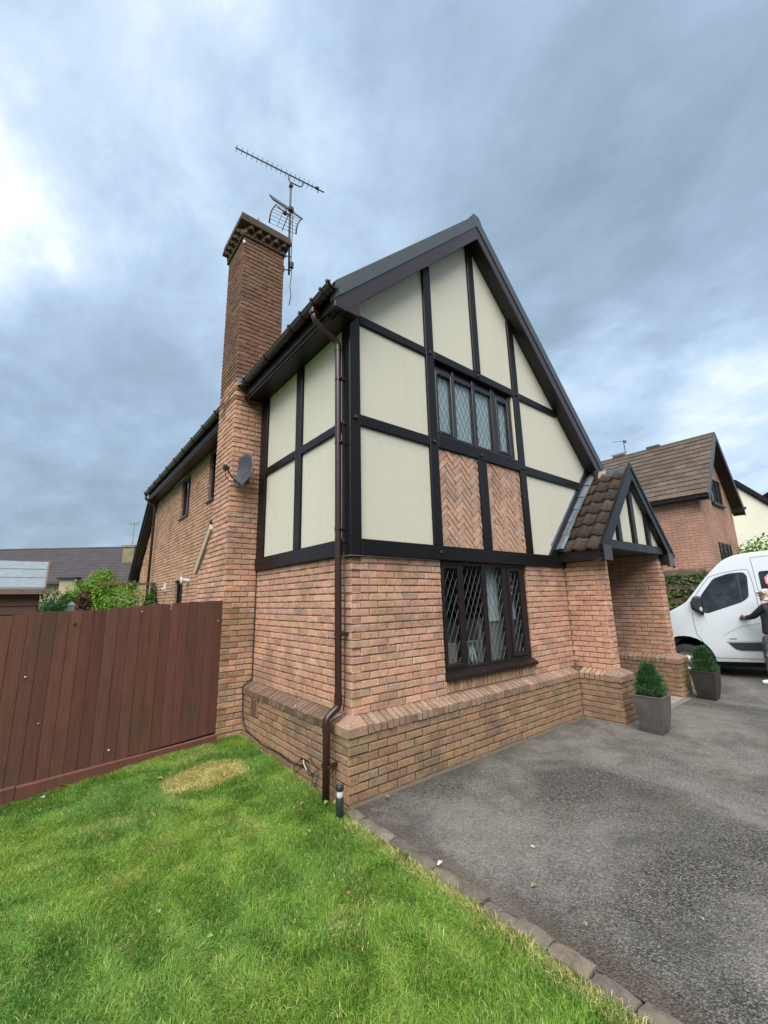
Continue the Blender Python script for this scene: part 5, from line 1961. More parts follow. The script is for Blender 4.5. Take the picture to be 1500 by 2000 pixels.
def planter(loc, label, slabel, mat, seed):
    pl = empty('planter', loc)
    tag(pl, label, 'planter', 'square planters at the porch')
    mb = MB()
    prof = [(.110, 0.0), (.128, .07), (.146, .17), (.158, .28), (.166, .38), (.170, .440)]
    inner = [(.150, .440), (.146, .36)]
    vs = []
    for h, z in prof + inner:
        vs += [(-h, -h, z), (h, -h, z), (h, h, z), (-h, h, z)]
    nP = len(prof) + len(inner)
    fs = [(i * 4 + k, i * 4 + (k + 1) % 4, (i + 1) * 4 + (k + 1) % 4, (i + 1) * 4 + k) for i in range(nP - 1) for k in range(4)] + [(3, 2, 1, 0)]
    pot = mb.add(vs, fs).build('pot', mat, pl)
    mb = MB()
    for a, b_ in (((-.176, -.176), (.176, -.158)), ((-.176, .158), (.176, .176)), ((-.176, -.1575), (-.158, .1575)), ((.158, -.1575), (.176, .1575))):
        mb.cbox((*a, .436), (*b_, .456), .004)
    mb.build('rim', mat, pl)
    MB().box((-.147, -.147, .38), (.147, .147, .415)).build('soil', 'soil', pl)
    # conical conifer
    sh = empty('conifer_shrub', (loc[0], loc[1], loc[2] + .41))
    tag(sh, slabel, 'shrub', 'conifers in the porch planters')
    rg2 = np.random.default_rng(seed)
    MB().tube([(0, 0, -.05), (.004, 0, .2), (0, .003, .38)], [.012, .008, .003], 6).build('stem', 'bark', sh)
    mb = MB()
    H_, Rm = .40, .155
    for k2 in range(6000):
        f_ = rg2.random() ** .8
        lob = 1 + .16 * math.sin(f_ * 19 + 2.4 * seed) + .10 * math.sin(f_ * 41)
        ph = math.sin(rg2.integers(7) * 2.1) * .12
        rr = Rm * min(1, (f_ + .16) / .30) * (1 - f_) ** .50 * (lob + ph) * 1.08 + .010
        rr *= (.35 + .72 * rg2.random() ** .6)
        a = rg2.random() * 6.283
        base = Vector((rr * math.cos(a), rr * math.sin(a), f_ * H_))
        out = Vector((math.cos(a) * .55, math.sin(a) * .55, .9)) + Vector(rg2.normal(0, .3, 3))
        out.normalize()
        ln2 = .024 + .062 * rg2.random() ** 4
        sd = out.cross(Vector(rg2.normal(0, 1, 3))).normalized() * (.0052)
        shade = rr / Rm
        c = np.array((.042, .102, .046)) * (.55 + .9 * rg2.random()) + np.array((.06, .12, .04)) * (rg2.random() ** 3)
        mb.add([base - sd * .4, base + out * ln2 * .5 + sd, base + out * ln2, base + out * ln2 * .5 - sd], [(0, 1, 2, 3)], tuple(c))
    mb.build('foliage', 'leaf', sh, False, False)


planter((4.0, -1.055, -.004), 'pewter grey tapered square planter beside the nearer porch pier', 'dense conical conifer shrub in the pewter planter by the nearer pier', 'planter', 1)
planter((6.54, -.99, -.004), 'dark bronze tapered square planter in front of the van wheel', 'conical conifer shrub in the bronze planter in front of the van', 'planterdark', 2)

# ------------------------------------------------------------------ van
VO, VR = (8.645, -.614, 0), math.atan2(-.62236, .78273)
van = empty('van')
_vm = Matrix(((.22898, .97338, -.0100), (-.97245, .22920, .04246), (.04362, 0, .99905))).to_4x4()
_vm.translation = (8.8397, -.5788, -.0107)
van.matrix_world = _vm @ Matrix.Diagonal((.967, .967, .967, 1))
tag(van, 'white panel van with black rubbing strip parked beyond the porch', 'van')
AC, AR = (-.49, .36), .52
BC = (2.62, .335)


def vw(s_, z):
    """half width of the body"""
    w_ = 1.0
    if z > 1.15:
        w_ -= .13 * ((z - 1.15) / 1.4) ** 1.6
    if z < .55:
        w_ -= .06 * ((.55 - z) / .3) ** 2
    if s_ < -.35:
        w_ -= .22 * ((-.35 - s_) / 1.0) ** 2
    return w_


def side(s_, z, off=0.0):
    return (s_, 1 - vw(s_, z) - off, z)


def grid_bisect(bm, ds=.12, dz=.12, s0=-1.6, s1=3.8, z0=.2, z1=2.8):
    for k in np.arange(s0, s1, ds):
        bmesh.ops.bisect_plane(bm, geom=bm.verts[:] + bm.edges[:] + bm.faces[:], plane_co=(k, 0, 0), plane_no=(1, 0, 0))
    for k in np.arange(z0, z1, dz):
        bmesh.ops.bisect_plane(bm, geom=bm.verts[:] + bm.edges[:] + bm.faces[:], plane_co=(0, 0, k), plane_no=(0, 0, 1))


arc = lambda c, r, a0, a1, n: [(c[0] + r * math.cos(math.radians(a0 + (a1 - a0) * k / n)), c[1] + r * math.sin(math.radians(a0 + (a1 - a0) * k / n))) for k in range(n + 1)]
prof = [(-1.36, .33), (-1.42, .55), (-1.42, .80), (-1.36, 1.02), (-1.24, 1.13), (-1.05, 1.225), (-.80, 1.345), (-.622, 1.433), (-.483, 1.505), (-.38, 1.56), (-.285, 1.624), (-.14, 1.79), (.007, 1.965), (.13, 2.105), (.254, 2.236), (.38, 2.36), (.504, 2.466), (.61, 2.525), (.724, 2.567), (.85, 2.588), (.99, 2.601), (1.32, 2.61), (3.35, 2.59), (3.50, 2.54), (3.58, 2.42), (3.64, .80), (3.64, .36)]
prof += arc(BC, .45, 0, 180, 12)
prof += [(-.02, .333)] if False else []
prof += arc(AC, AR, 0, 172, 14)
bm = bmesh.new()
vsb = [bm.verts.new((p[0], 0, p[1])) for p in prof]
fc = bm.faces.new(vsb)
ret = bmesh.ops.extrude_face_region(bm, geom=[fc])
nv = [g for g in ret['geom'] if isinstance(g, bmesh.types.BMVert)]
bmesh.ops.translate(bm, vec=(0, 2, 0), verts=nv)
bm.normal_update()
bmesh.ops.recalc_face_normals(bm, faces=bm.faces)
rimE = [e for e in bm.edges if abs(e.verts[0].co.y - e.verts[1].co.y) < 1e-6 and len(e.link_faces) == 2 and max(e.verts[0].co.z, e.verts[1].co.z) > 1.2]
bmesh.ops.bevel(bm, geom=rimE, offset=.085, segments=4, affect='EDGES', profile=.5, clamp_overlap=True)
grid_bisect(bm)
bmesh.ops.triangulate(bm, faces=[f_ for f_ in bm.faces if len(f_.verts) > 4])
for v in bm.verts:
    t01 = (v.co.y - 1.0)
    v.co.y = 1.0 + t01 * vw(v.co.x, v.co.z)
me = bpy.data.meshes.new('body')
bm.to_mesh(me)
bm.free()
me.polygons.foreach_set('use_smooth', [True] * len(me.polygons))
me.materials.append(M['vanwhite'])
body = bpy.data.objects.new('body', me)
COL.objects.link(body)
body.parent = van
try:
    me.set_sharp_from_angle(angle=math.radians(38))
except Exception:
    pass


def conform(name, poly, mat, off=.004, parent=van, thick=.0):
    bm = bmesh.new()
    bm.faces.new([bm.verts.new((p[0], 0, p[1])) for p in poly])
    grid_bisect(bm, .14, .14)
    for v in bm.verts:
        v.co = Vector(side(v.co.x, v.co.z, off))
    me = bpy.data.meshes.new(name)
    bm.to_mesh(me)
    bm.free()
    me.polygons.foreach_set('use_smooth', [True] * len(me.polygons))
    me.materials.append(M[mat])
    o = bpy.data.objects.new(name, me)
    COL.objects.link(o)
    o.parent = parent
    return o


def seam(name, pts, wd=.010, mat='seam', off=.0025, parent=van):
    """thin conforming strip along a polyline on the side"""
    P2 = []
    for a, b_ in zip(pts[:-1], pts[1:]):
        n = max(1, int(math.hypot(b_[0] - a[0], b_[1] - a[1]) / .06))
        P2 += [(a[0] + (b_[0] - a[0]) * k / n, a[1] + (b_[1] - a[1]) * k / n) for k in range(n)]
    P2.append(pts[-1])
    vs = []
    for i, p in enumerate(P2):
        q0, q1 = P2[max(i - 1, 0)], P2[min(i + 1, len(P2) - 1)]
        d = np.array((q1[0] - q0[0], q1[1] - q0[1]))
        d /= np.linalg.norm(d) + 1e-9
        nrm = np.array((-d[1], d[0])) * wd / 2
        vs.append(side(p[0] + nrm[0], p[1] + nrm[1], off))
        vs.append(side(p[0] - nrm[0], p[1] - nrm[1], off))
    fs = [(2 * i, 2 * i + 1, 2 * i + 3, 2 * i + 2) for i in range(len(P2) - 1)]
    return MB().add(vs, fs).build(name, mat, parent)


def rounded(poly, r=.05, n=4):
    out = []
    m_ = len(poly)
    for i in range(m_):
        p0, p1, p2 = map(np.array, (poly[i - 1], poly[i], poly[(i + 1) % m_]))
        d0, d1 = p0 - p1, p2 - p1
        l0, l1 = np.linalg.norm(d0), np.linalg.norm(d1)
        rr = min(r, l0 * .45, l1 * .45)
        a, c = p1 + d0 / l0 * rr, p1 + d1 / l1 * rr
        for k in range(n + 1):
            f_ = k / n
            out.append(tuple((1 - f_) ** 2 * a + 2 * f_ * (1 - f_) * p1 + f_ ** 2 * c))
    return out


dw = [(.005, 1.385), (.010, 1.735), (.30, 2.090), (.57, 2.175), (.82, 2.180), (.870, 2.10), (.815, 1.665), (.685, 1.568), (.075, 1.365)]
conform('window_seal', rounded([(p[0] + (p[0] - .43) * .035, p[1] + (p[1] - 1.75) * .035) for p in dw], .06), 'vanblack', .003)
conform('door_window', rounded(dw, .05), 'vglass', .006) if False else None
m, t, b = newmat('van_window_glass')
p = objco(t)
c = ramp(t, noise(t, p, 3.5, 4, .6), [(.42, (.004, .006, .006)), (.60, (.020, .030, .030)), (.75, (.06, .085, .085))])
L(t, c, b.inputs['Base Color'])
setc(b, None, .04, 0, .6)
M['vglass'] = m
dwin = conform('door_window', rounded(dw, .05), 'vglass', .006)
seam('window_divider', [(.725, 2.17), (.695, 1.585)], .030, 'vanblack', .0075, dwin)
conform('rear_side_window', rounded([(1.062, 1.78), (1.078, 2.185), (2.3, 2.185), (2.3, 1.78)], .06), 'vglass', .006)
oc = (1.305, 1.985)
conform('sticker', [(oc[0] + .165 * math.cos(math.radians(22.5 + 45 * k)), oc[1] + .165 * math.sin(math.radians(22.5 + 45 * k))) for k in range(8)], 'pink', .0085)
conform('sticker_centre', [(oc[0] + .130 * math.cos(math.radians(22.5 + 45 * k)), oc[1] + .130 * math.sin(math.radians(22.5 + 45 * k))) for k in range(8)], 'paintwhite', .0100)
seam('door_gap', [(-.219, 1.364), (-.222, 1.10), (-.218, .912), (-.19, .86), (-.117, .714), (-.04, .56), (.0, .46), (.05, .412), (.86, .398), (.90, .47), (.93, .9), (.945, 1.538), (.945, 1.95), (.925, 2.235), (.89, 2.248), (.72, 2.245), (.5, 2.215), (.238, 2.151), (.06, 1.95), (-.10, 1.74)], .009)
seam('sliding_door_gap', [(2.20, .42), (1.0, .42), (1.0, 1.0), (1.004, 1.661), (1.01, 2.49), (2.20, 2.51)], .009)
seam('fold_shade_strip', [(.255, .88), (.40, .97), (.56, 1.045), (.73, 1.09), (.893, 1.115)], .012, 'shadetrim', .002)  # flat grey strip paints the shade of a pressed fold in the door
seam('fuel_flap', [(1.03, .72), (1.03, 1.02), (1.20, 1.02), (1.20, .72), (1.03, .72)], .008)
conform('rubbing_strip', [(.287, .755), (.35, .660), (.41, .595), (.50, .568), (3.30, .545), (3.30, .745)], 'vanblack', .014)
conform('rubbing_strip_lip', [(.280, .760), (.297, .730), (3.30, .722), (3.30, .752)], 'shadetrim', .017)
conform('sill', [(.03, .335), (.06, .395), (2.12, .385), (2.12, .328)], 'vanwhite', .012)
# small dark badge lettering, too small to read
mb = MB()
for k2, (a, wd) in enumerate(((.328, .012), (.350, .022), (.376, .018), (.398, .020), (.422, .016), (.442, .018))):
    for zz0 in (.795, .808):
        pts = [side(a, zz0, .004), side(a + wd, zz0, .004), side(a + wd, zz0 + .008, .004), side(a, zz0 + .008, .004)]
        mb.add(pts, [(0, 1, 2, 3)])
    pts = [side(a, .795, .0045), side(a + .006, .795, .0045), side(a + .006, .816, .0045), side(a, .816, .0045)]
    mb.add(pts, [(0, 1, 2, 3)])
mb.build('badge', 'vanblack', van)
# door handle
hp = conform('handle_pocket', rounded([(.575, 1.215), (.61, 1.25), (.77, 1.24), (.77, 1.19), (.63, 1.185)], .02), 'shadetrim', .005)
mb = MB()
h0, h1 = Vector(side(.585, 1.235, .028)), Vector(side(.745, 1.220, .032))
mb.bar(h0, h1, .045, .022, ch=.009)
mb.build('door_handle', 'vanblack', van)
# mirror
mb = MB()
ym = 1 - vw(-.15, 1.5)
outl = [(-.062, 1.745), (-.14, 1.73), (-.205, 1.62), (-.18, 1.49), (-.08, 1.38), (.0, 1.335), (.0, 1.5), (.02, 1.725)]
vs = []
for yy, sc_ in ((ym - .23, .80), (ym - .21, .95), (ym - .12, 1.0), (ym - .06, .90)):
    for a, b_ in outl:
        vs.append((-.09 + (a + .09) * sc_, yy + .09, 1.55 + (b_ - 1.55) * sc_))
nO = len(outl)
fs = [(i * nO + k, i * nO + (k + 1) % nO, (i + 1) * nO + (k + 1) % nO, (i + 1) * nO + k) for i in range(3) for k in range(nO)] + [tuple(range(nO)), tuple(reversed(range(3 * nO, 4 * nO)))]
mb.add(vs, fs)
mb.cbox((-.10, ym - .08, 1.37), (-.0, ym + .02, 1.45), .02)
mir = mb.build('wing_mirror', 'vanblack', van)
mbl = MB().lathe([(.0, .012), (.022, .009), (.034, .0)], 14)
ob = mbl.build('indicator_lens', 'lens', mir, True)
ob.matrix_basis = Matrix.Translation((-.04, ym - .139, 1.45)) @ Matrix.Rotation(math.radians(90), 4, 'X') @ Matrix.Diagonal((.8, 1.5, 1, 1))
conform('mirror_base', [(-.215, 1.61), (-.21, 1.46), (-.03, 1.32), (.0, 1.36), (.005, 1.73), (-.06, 1.74)], 'vanblack', .006)
# windscreen, grille, lamp
vs, fs = [], []
ws = [(-.27, 1.64), (-.14, 1.79), (.007, 1.965), (.13, 2.105), (.254, 2.236), (.38, 2.36), (.46, 2.43)]
nw = 9
for s_, z in ws:
    hw = vw(s_, z) - .13
    for k in range(nw):
        f_ = k / (nw - 1) * 2 - 1
        vs.append((s_ - .008 - .0 * abs(f_), 1 + f_ * hw, z + .008))
fs = [(i * nw + k, i * nw + k + 1, (i + 1) * nw + k + 1, (i + 1) * nw + k) for i in range(len(ws) - 1) for k in range(nw - 1)]
MB().add(vs, fs).build('windscreen', 'vglass', van, True)
MB().cbox((-1.475, .35, .62), (-1.44, 1.65, .95), .02).build('grille', 'vanblack', van)
MB().cbox((-1.50, .20, .34), (-1.40, 1.80, .58), .03).build('bumper', 'vanblack', van)
for yy in (.22, 1.55):
    MB().cbox((-1.42, yy, .86), (-1.18, yy + .25, 1.10), .05).build('headlight', 'lens', van)
# wheels
for s_, yy in ((AC[0], .06), (BC[0], .06), (AC[0], 1.70), (BC[0], 1.70)):
    wh = empty('wheel', (s_, yy, .345))
    wh.parent = van
    n = 32
    prf = [(.20, .0), (.30, .0), (.338, .02), (.345, .06), (.345, .18), (.335, .22), (.20, .24)]
    vs = [(r * math.cos(2 * math.pi * k / n), d, r * math.sin(2 * math.pi * k / n)) for r, d in prf for k in range(n)]
    fs = [(i * n + k, i * n + (k + 1) % n, (i + 1) * n + (k + 1) % n, (i + 1) * n + k) for i in range(len(prf) - 1) for k in range(n)]
    MB().add(vs, fs).build('tyre', 'rubber', wh, True)
    prf = [(.0, .02), (.06, .015), (.07, .045), (.13, .06), (.17, .03), (.20, .012), (.205, .02)]
    vs = [(r * math.cos(2 * math.pi * k / n), d, r * math.sin(2 * math.pi * k / n)) for r, d in prf for k in range(n)]
    MB().add(vs, fs[:n * (len(prf) - 1)]).build('rim', 'wheel', wh, True)
    # dark arch liner
    side_y = .10 if yy < 1 else 1.0
    lin = [(s_ + .50 * math.cos(math.radians(a)), .34 + .50 * math.sin(math.radians(a))) for a in range(0, 181, 15)]
    vs = [(a, y2, b_) for y2 in (side_y, side_y + .9) for a, b_ in lin]
    nl = len(lin)
    MB().add(vs, [(k, k + 1, nl + k + 1, nl + k) for k in range(nl - 1)]).build('arch_liner', 'rubber', van)
MB().box((-1.2, .25, .20), (3.5, 1.75, .42)).build('underbody', 'rubber', van)

# ------------------------------------------------------------------ person


def skinned(name, verts, edges, root, mat, parent, sub=2):
    """grow one continuous surface round a stick figure: verts = (x,y,z,rx,ry)"""
    bm = bmesh.new()
    lay = bm.verts.layers.skin.verify()
    bv = []
    for i, v in enumerate(verts):
        q = bm.verts.new(v[:3])
        q[lay].radius = (v[3], v[4] if len(v) > 4 else v[3])
        q[lay].use_root = (i == root)
        bv.append(q)
    for a, b_ in edges:
        bm.edges.new((bv[a], bv[b_]))
    me = bpy.data.meshes.new(name + '_sticks')
    bm.to_mesh(me)
    bm.free()
    tmp = bpy.data.objects.new(name, me)
    COL.objects.link(tmp)
    tmp.modifiers.new('skin', 'SKIN').use_smooth_shade = True
    s2_ = tmp.modifiers.new('sub', 'SUBSURF')
    s2_.levels = s2_.render_levels = sub
    dg = bpy.context.evaluated_depsgraph_get()
    dg.update()
    me2 = bpy.data.meshes.new_from_object(tmp.evaluated_get(dg))
    bpy.data.objects.remove(tmp)
    me2.polygons.foreach_set('use_smooth', [True] * len(me2.polygons))
    me2.materials.clear()
    me2.materials.append(M[mat])
    o = bpy.data.objects.new(name, me2)
    COL.objects.link(o)
    if parent:
        o.parent = parent
    return o


# stands at the van door, seen from behind his left side; local x along the van, y towards it
per = empty('person', (8.645, -1.632, .033), VR)
tag(per, 'white-haired person in a dark jacket and camouflage trousers reaching for the van door handle', 'person')
# skin: head, neck, trunk core, hands as one surface
body_v = [(-.05, 0, .92, .10, .10), (-.02, 0, 1.15, .10, .10), (.0, .0, 1.36, .10, .09), (-.02, .0, 1.47, .055, .055), (-.045, .01, 1.54, .058, .062), (-.055, .015, 1.62, .082, .078), (-.05, .015, 1.69, .078, .072), (-.045, .015, 1.735, .045, .045),
          (-.12, .02, 1.40, .05), (-.15, .22, 1.23, .04), (-.125, .42, 1.20, .030), (-.11, .49, 1.205, .026, .036),
          (.15, -.08, 1.36, .05), (.22, -.10, 1.12, .04), (.16, .0, .93, .03), (.14, .05, .86, .026, .036),
          (-.13, .02, .86, .06), (-.165, .02, .50, .045), (-.19, .0, .10, .035), (.03, 0, .86, .06), (.035, -.02, .50, .045), (.03, -.05, .10, .035)]
body_e = [(0, 1), (1, 2), (2, 3), (3, 4), (4, 5), (5, 6), (6, 7), (2, 8), (8, 9), (9, 10), (10, 11), (2, 12), (12, 13), (13, 14), (14, 15), (0, 16), (16, 17), (17, 18), (0, 19), (19, 20), (20, 21)]
skinned('body', body_v, body_e, 0, 'skin', per)
for base, dr_ in ((Vector((-.11, .50, 1.205)), Vector((-.25, .9, -.05))), (Vector((.14, .05, .85)), Vector((-.1, .1, -1)))):
    d0 = dr_.normalized()
    sdv = d0.cross(Vector((0, 1, .2))).normalized()
    for k, (ln2, of) in enumerate(((.060, -.028), (.072, -.010), (.068, .010), (.052, .027))):
        a = base + sdv * of
        c1 = a + d0 * ln2 * .55
        c2 = a + d0 * ln2 * .8 + Vector((0, .012, -.018))
        skinned('finger', [(*a, .009), (*c1, .0085), (*c2, .007)], [(0, 1), (1, 2)], 0, 'skin', per, 1)
    th = base + sdv * -.034 - d0 * .03
    skinned('thumb', [(*th, .010), (*(th + d0 * .03 - sdv * .02), .009), (*(th + d0 * .052 - sdv * .02), .008)], [(0, 1), (1, 2)], 0, 'skin', per, 1)
# face: nose, ears, spectacles
skinned('nose', [(-.128, .035, 1.628, .010), (-.146, .04, 1.605, .013)], [(0, 1)], 0, 'skin', per, 1)
for ey, dx in ((-.070, .0), (.098, .0)):
    skinned('ear', [(-.045, ey, 1.64, .010, .016), (-.04, ey - .004, 1.60, .009, .014)], [(0, 1)], 0, 'skin', per, 1)
mb = MB()
for oy in (-.012, .055):
    mb.tube([(-.146 + .004 * math.sin(k), oy + .024 * math.cos(k * math.pi / 6), 1.645 + .019 * math.sin(k * math.pi / 6)) for k in range(13)], .004, 5)
mb.tube([(-.14, -.035, 1.65), (-.05, -.078, 1.65)], .004, 5)
mb.build('spectacles', 'black', per)
skinned('mouth', [(-.133, .02, 1.565, .006), (-.135, .045, 1.565, .006)], [(0, 1)], 0, 'pink', per, 1)
skinned('hair', [(-.002, .010, 1.575, .062, .068), (-.012, .013, 1.640, .086, .092), (-.035, .015, 1.700, .090, .090), (-.055, .015, 1.748, .056, .056)], [(0, 1), (1, 2), (2, 3)], 1, 'hair', per)
# jacket
jk_v = [(-.05, 0, .89, .135, .165), (-.035, 0, 1.05, .135, .165), (-.015, 0, 1.22, .145, .185), (.0, 0, 1.36, .13, .18), (-.01, .0, 1.465, .075, .08), (-.015, .005, 1.50, .07, .07),
        (-.11, .01, 1.40, .085), (-.145, .12, 1.30, .068), (-.155, .21, 1.225, .062), (-.145, .32, 1.20, .052), (-.125, .42, 1.20, .043),
        (.16, -.10, 1.37, .085), (.21, -.11, 1.20, .068), (.225, -.10, 1.10, .062), (.19, -.03, .98, .052), (.165, .0, .92, .043)]
jk_e = [(0, 1), (1, 2), (2, 3), (3, 4), (4, 5), (3, 6), (6, 7), (7, 8), (8, 9), (9, 10), (3, 11), (11, 12), (12, 13), (13, 14), (14, 15)]
skinned('jacket', jk_v, jk_e, 1, 'jacket', per)
tr_v = [(-.05, 0, .90, .125, .15), (-.06, 0, .80, .12, .14), (-.155, .02, .72, .098), (-.175, .03, .48, .080), (-.19, .02, .30, .072), (-.195, .0, .10, .066), (.03, -.01, .72, .098), (.035, -.01, .48, .080), (.035, -.03, .30, .072), (.03, -.05, .10, .066)]
skinned('trousers', tr_v, [(0, 1), (1, 2), (2, 3), (3, 4), (4, 5), (1, 6), (6, 7), (7, 8), (8, 9)], 0, 'camo', per)
for fx_, fy_2 in ((-.205, .0), (.025, -.05)):
    skinned('shoe', [(fx_ + .05, fy_2 - .01, .045, .042, .045), (fx_ - .06, fy_2 + .02, .040, .040, .045), (fx_ - .18, fy_2 + .05, .030, .028, .040)], [(0, 1), (1, 2)], 0, 'shoe', per)

# ------------------------------------------------------------------ neighbouring house on the drive side
NXW, NYW = 13.47, .315
nb = empty('neighbour_house', (NXW, NYW, 0))
tag(nb, 'neighbouring brick house with brown tiled gable roof beyond the van', 'house')
NW, NLn = 4.0, 12.0
EV = 4.62
PXC, NAP, NS = 1.90, 7.18, 1.13
mb = MB()
mb.prism([(0, 0, -.1), (NW - .1, 0, -.1), (NW - .1, 0, EV + .2), (PXC, 0, NAP - .25), (0, 0, EV + .2)], (0, .02, 0))
mb.box((0, .02, -.1), (.1, NLn, EV + .1))
mb.box((NW - .2, .02, -.1), (NW - .1, NLn, EV + .1))
mb.build('wall', 'farbrick', nb)
YV = -.32
ntiles = 0
rslope = math.atan(NS)
tmN = []
for c_ in ((.115, .086, .066), (.10, .076, .06), (.125, .098, .078), (.108, .078, .062)):
    mbt = MB()
    mbt.cbox((0, 0, 0), (.33, .40, .035), .003, Matrix.Translation((0, 0, .045)) @ Matrix.Rotation(math.radians(-4.2), 4, 'X'), c_)
    tmN.append(mbt.mesh('roof_tile', 'plaintile', False))
roofN = MB()
for s_ in (-1, 1):
    xe = PXC + s_ * (PXC + .29)
    roofN.prism([(PXC, YV, NAP - .07), (xe, YV, NAP - NS * abs(xe - PXC) - .07), (xe, YV, NAP - NS * abs(xe - PXC) - .02), (PXC, YV, NAP - .02)], (0, NLn, 0))
rfN = roofN.build('roof', 'rooftile', nb)
span = (PXC + .29) / math.cos(rslope)
rows = 13
gaug = span / rows
for r in range(rows):
    d = span - r * gaug
    for k in range(22):
        yy = YV + k * .332 - (.166 if r % 2 else 0)
        if yy < YV - .01:
            yy2, scx = YV, .5
        else:
            yy2, scx = yy, 1.0
        x = PXC - d * math.cos(rslope)
        z = NAP - d * math.sin(rslope)
        o = bpy.data.objects.new('roof_tile', tmN[int(RNG.integers(4))])
        COL.objects.link(o)
        o.parent = rfN
        e1, e2 = Vector((0, -1, 0)), Vector((math.cos(rslope), 0, math.sin(rslope)))
        e3 = e1.cross(e2)
        Mx = Matrix((e1, e2, e3)).transposed().to_4x4()
        Mx.translation = Vector((x, yy2 + .33 * scx, z))
        o.matrix_basis = Mx @ Matrix.Diagonal((scx * .992, gaug * 1.12 / .40, 1, 1))
for s_ in (-1, 1):
    xe = PXC + s_ * (PXC + .30)
    ze = NAP - NS * (PXC + .30)
    MB().prism([(PXC, YV - .03, NAP - .20), (xe, YV - .03, ze - .20), (xe, YV - .03, ze + .02), (PXC, YV - .03, NAP + .02)], (0, .03, 0)).build('bargeboard', 'barge', nb)
    MB().prism([(PXC, YV, NAP - .17), (xe, YV, ze - .17), (xe, YV, ze - .15), (PXC, YV, NAP - .15)], (0, -YV + .01, 0)).build('soffit', 'fascia', nb)
    MB().prism([(PXC, YV - .035, NAP + .0), (xe, YV - .035, ze + .0), (xe, YV - .035, ze + .05), (PXC, YV - .035, NAP + .05)], (0, .08, 0)).build('verge_cap', 'verge', nb)
MB().cbox((-.30, YV, EV + .00), (-.02, NLn - 1, EV + .18), .01).build('eave_box', 'fascia', nb)
MB().cbox((NW - .15, YV, EV - .02), (NW + .12, NLn - 1, EV + .18), .01).build('eave_box', 'fascia', nb)
MB().tube([(NW + .18, YV - .06, EV + .17), (NW + .18, NLn - 1, EV + .17)], .05, 8).build('gutter', 'black', nb)
for k in range(16):
    y0 = YV - .02 + k * .45
    MB().prism([(PXC - .13, y0, NAP - .06), (PXC - .08, y0, NAP + .06), (PXC + .08, y0, NAP + .06), (PXC + .13, y0, NAP - .06)], (0, .44, 0)).build('ridge_tile', 'rooftile', rfN)
for k in (1.35, 2.6):
    MB().cbox((PXC - .10, k, NAP + .04), (PXC + .10, k + .45, NAP + .14), .01).build('ridge_vent', 'rooftile', rfN)


def nwin(x0, x1, z0, z1):
    mb = MB()
    for a, b_ in ((x0, x0 + .06), (x1 - .06, x1), ((x0 * 2 + x1) / 3 - .03, (x0 * 2 + x1) / 3 + .03), ((x0 + 2 * x1) / 3 - .03, (x0 + 2 * x1) / 3 + .03)):
        mb.cbox((a, -.03, z0), (b_, .015, z1), .005)
    mb.cbox((x0, -.029, z0), (x1, .014, z0 + .06), .005).cbox((x0, -.029, z1 - .06), (x1, .014, z1), .005)
    f_ = mb.build('window', 'upvc', nb)
    MB().box((x0, -.010, z0), (x1, -.004, z1)).build('pane', 'vglass', f_)
    mbx = MB()
    for k in range(1, 6):
        mbx.bar((x0 + (x1 - x0) * k / 6, -.014, z0), (x0 + (x1 - x0) * k / 6 - .12, -.014, z1), .004, .004, up=(1, 0, 0), ch=.001)
        mbx.bar((x0 + (x1 - x0) * k / 6 - .12, -.014, z0), (x0 + (x1 - x0) * k / 6, -.014, z1), .004, .003, up=(1, 0, 0), ch=.001)
    mbx.build('lead_lattice', 'darkcame', f_)
    MB().cbox((x0 - .04, -.09, z0 - .07), (x1 + .04, .01, z0 - .002), .008).build('sill', 'upvc', f_)


nwin(1.40, 2.72, 4.72, 5.62)
nwin(1.30, 2.70, 2.25, 3.36)
# aerial on the ridge
na = empty('ridge_aerial', (NXW + PXC, 2.90, 7.25))
tag(na, 'thin television aerial on the ridge of the neighbouring brick house', 'aerial')
MB().tube([(0, 0, -.1), (0, 0, .66)], .018, 6).build('mast', 'steel', na)
for z, ln2, dz in ((.60, .50, .10), (.15, .62, -.03)):
    bmN = MB().tube([(-.0, -.08, z - .02), (-.02, ln2 * .9, z + dz)], .012, 6).build('boom', 'steel', na)
    for k in range(7 if z < .4 else 1):
        f_ = k / 7
        MB().tube([(-.01, ln2 * f_ * .9, z + dz * f_ + .05), (-.01, ln2 * f_ * .9, z + dz * f_ - .05)], .006, 5).build('element', 'steel', bmN)
MB().cbox((-.04, -.10, .52), (.04, .02, .62), .01).build('reflector', 'steel', na)
MB().tube([(0, .55, -.05), (0, .42, .12), (0, .30, -.05)], .01, 5).build('stay', 'steel', na)

# cream house beyond
c2 = empty('cream_house', (29.25, 2.25, 0), math.atan2(-.52, .85))
tag(c2, 'pale cream rendered house gable behind the neighbouring brick house', 'house')
MB().prism([(-6, 0, 0), (6, 0, 0), (6, 0, 4.5), (0, 0, 8.05), (-6, 0, 8.05)], (0, .3, 0)).build('wall', 'cream2', c2)
MB().prism([(-6, -.2, 8.0), (0, -.2, 8.0), (6, -.2, 4.45), (6, -.2, 4.70), (0, -.2, 8.30), (-6, -.2, 8.3)], (0, .5, 0)).build('verge', 'timber', c2)
MB().prism([(-6, .3, 8.0), (0, .3, 8.0), (6, .3, 4.5), (6, .3, 4.6), (0, .3, 8.2), (-6, .3, 8.2)], (0, 6, 0)).build('roof', 'rooftile', c2)
c3 = empty('far_roofed_house', (36.6, .2, 0), math.atan2(-.6, .8))
tag(c3, 'distant house with only its brown roof showing above the cream gable', 'house')
MB().box((0, 0, 0), (9, 6, 7.4)).build('wall', 'farwall', c3)
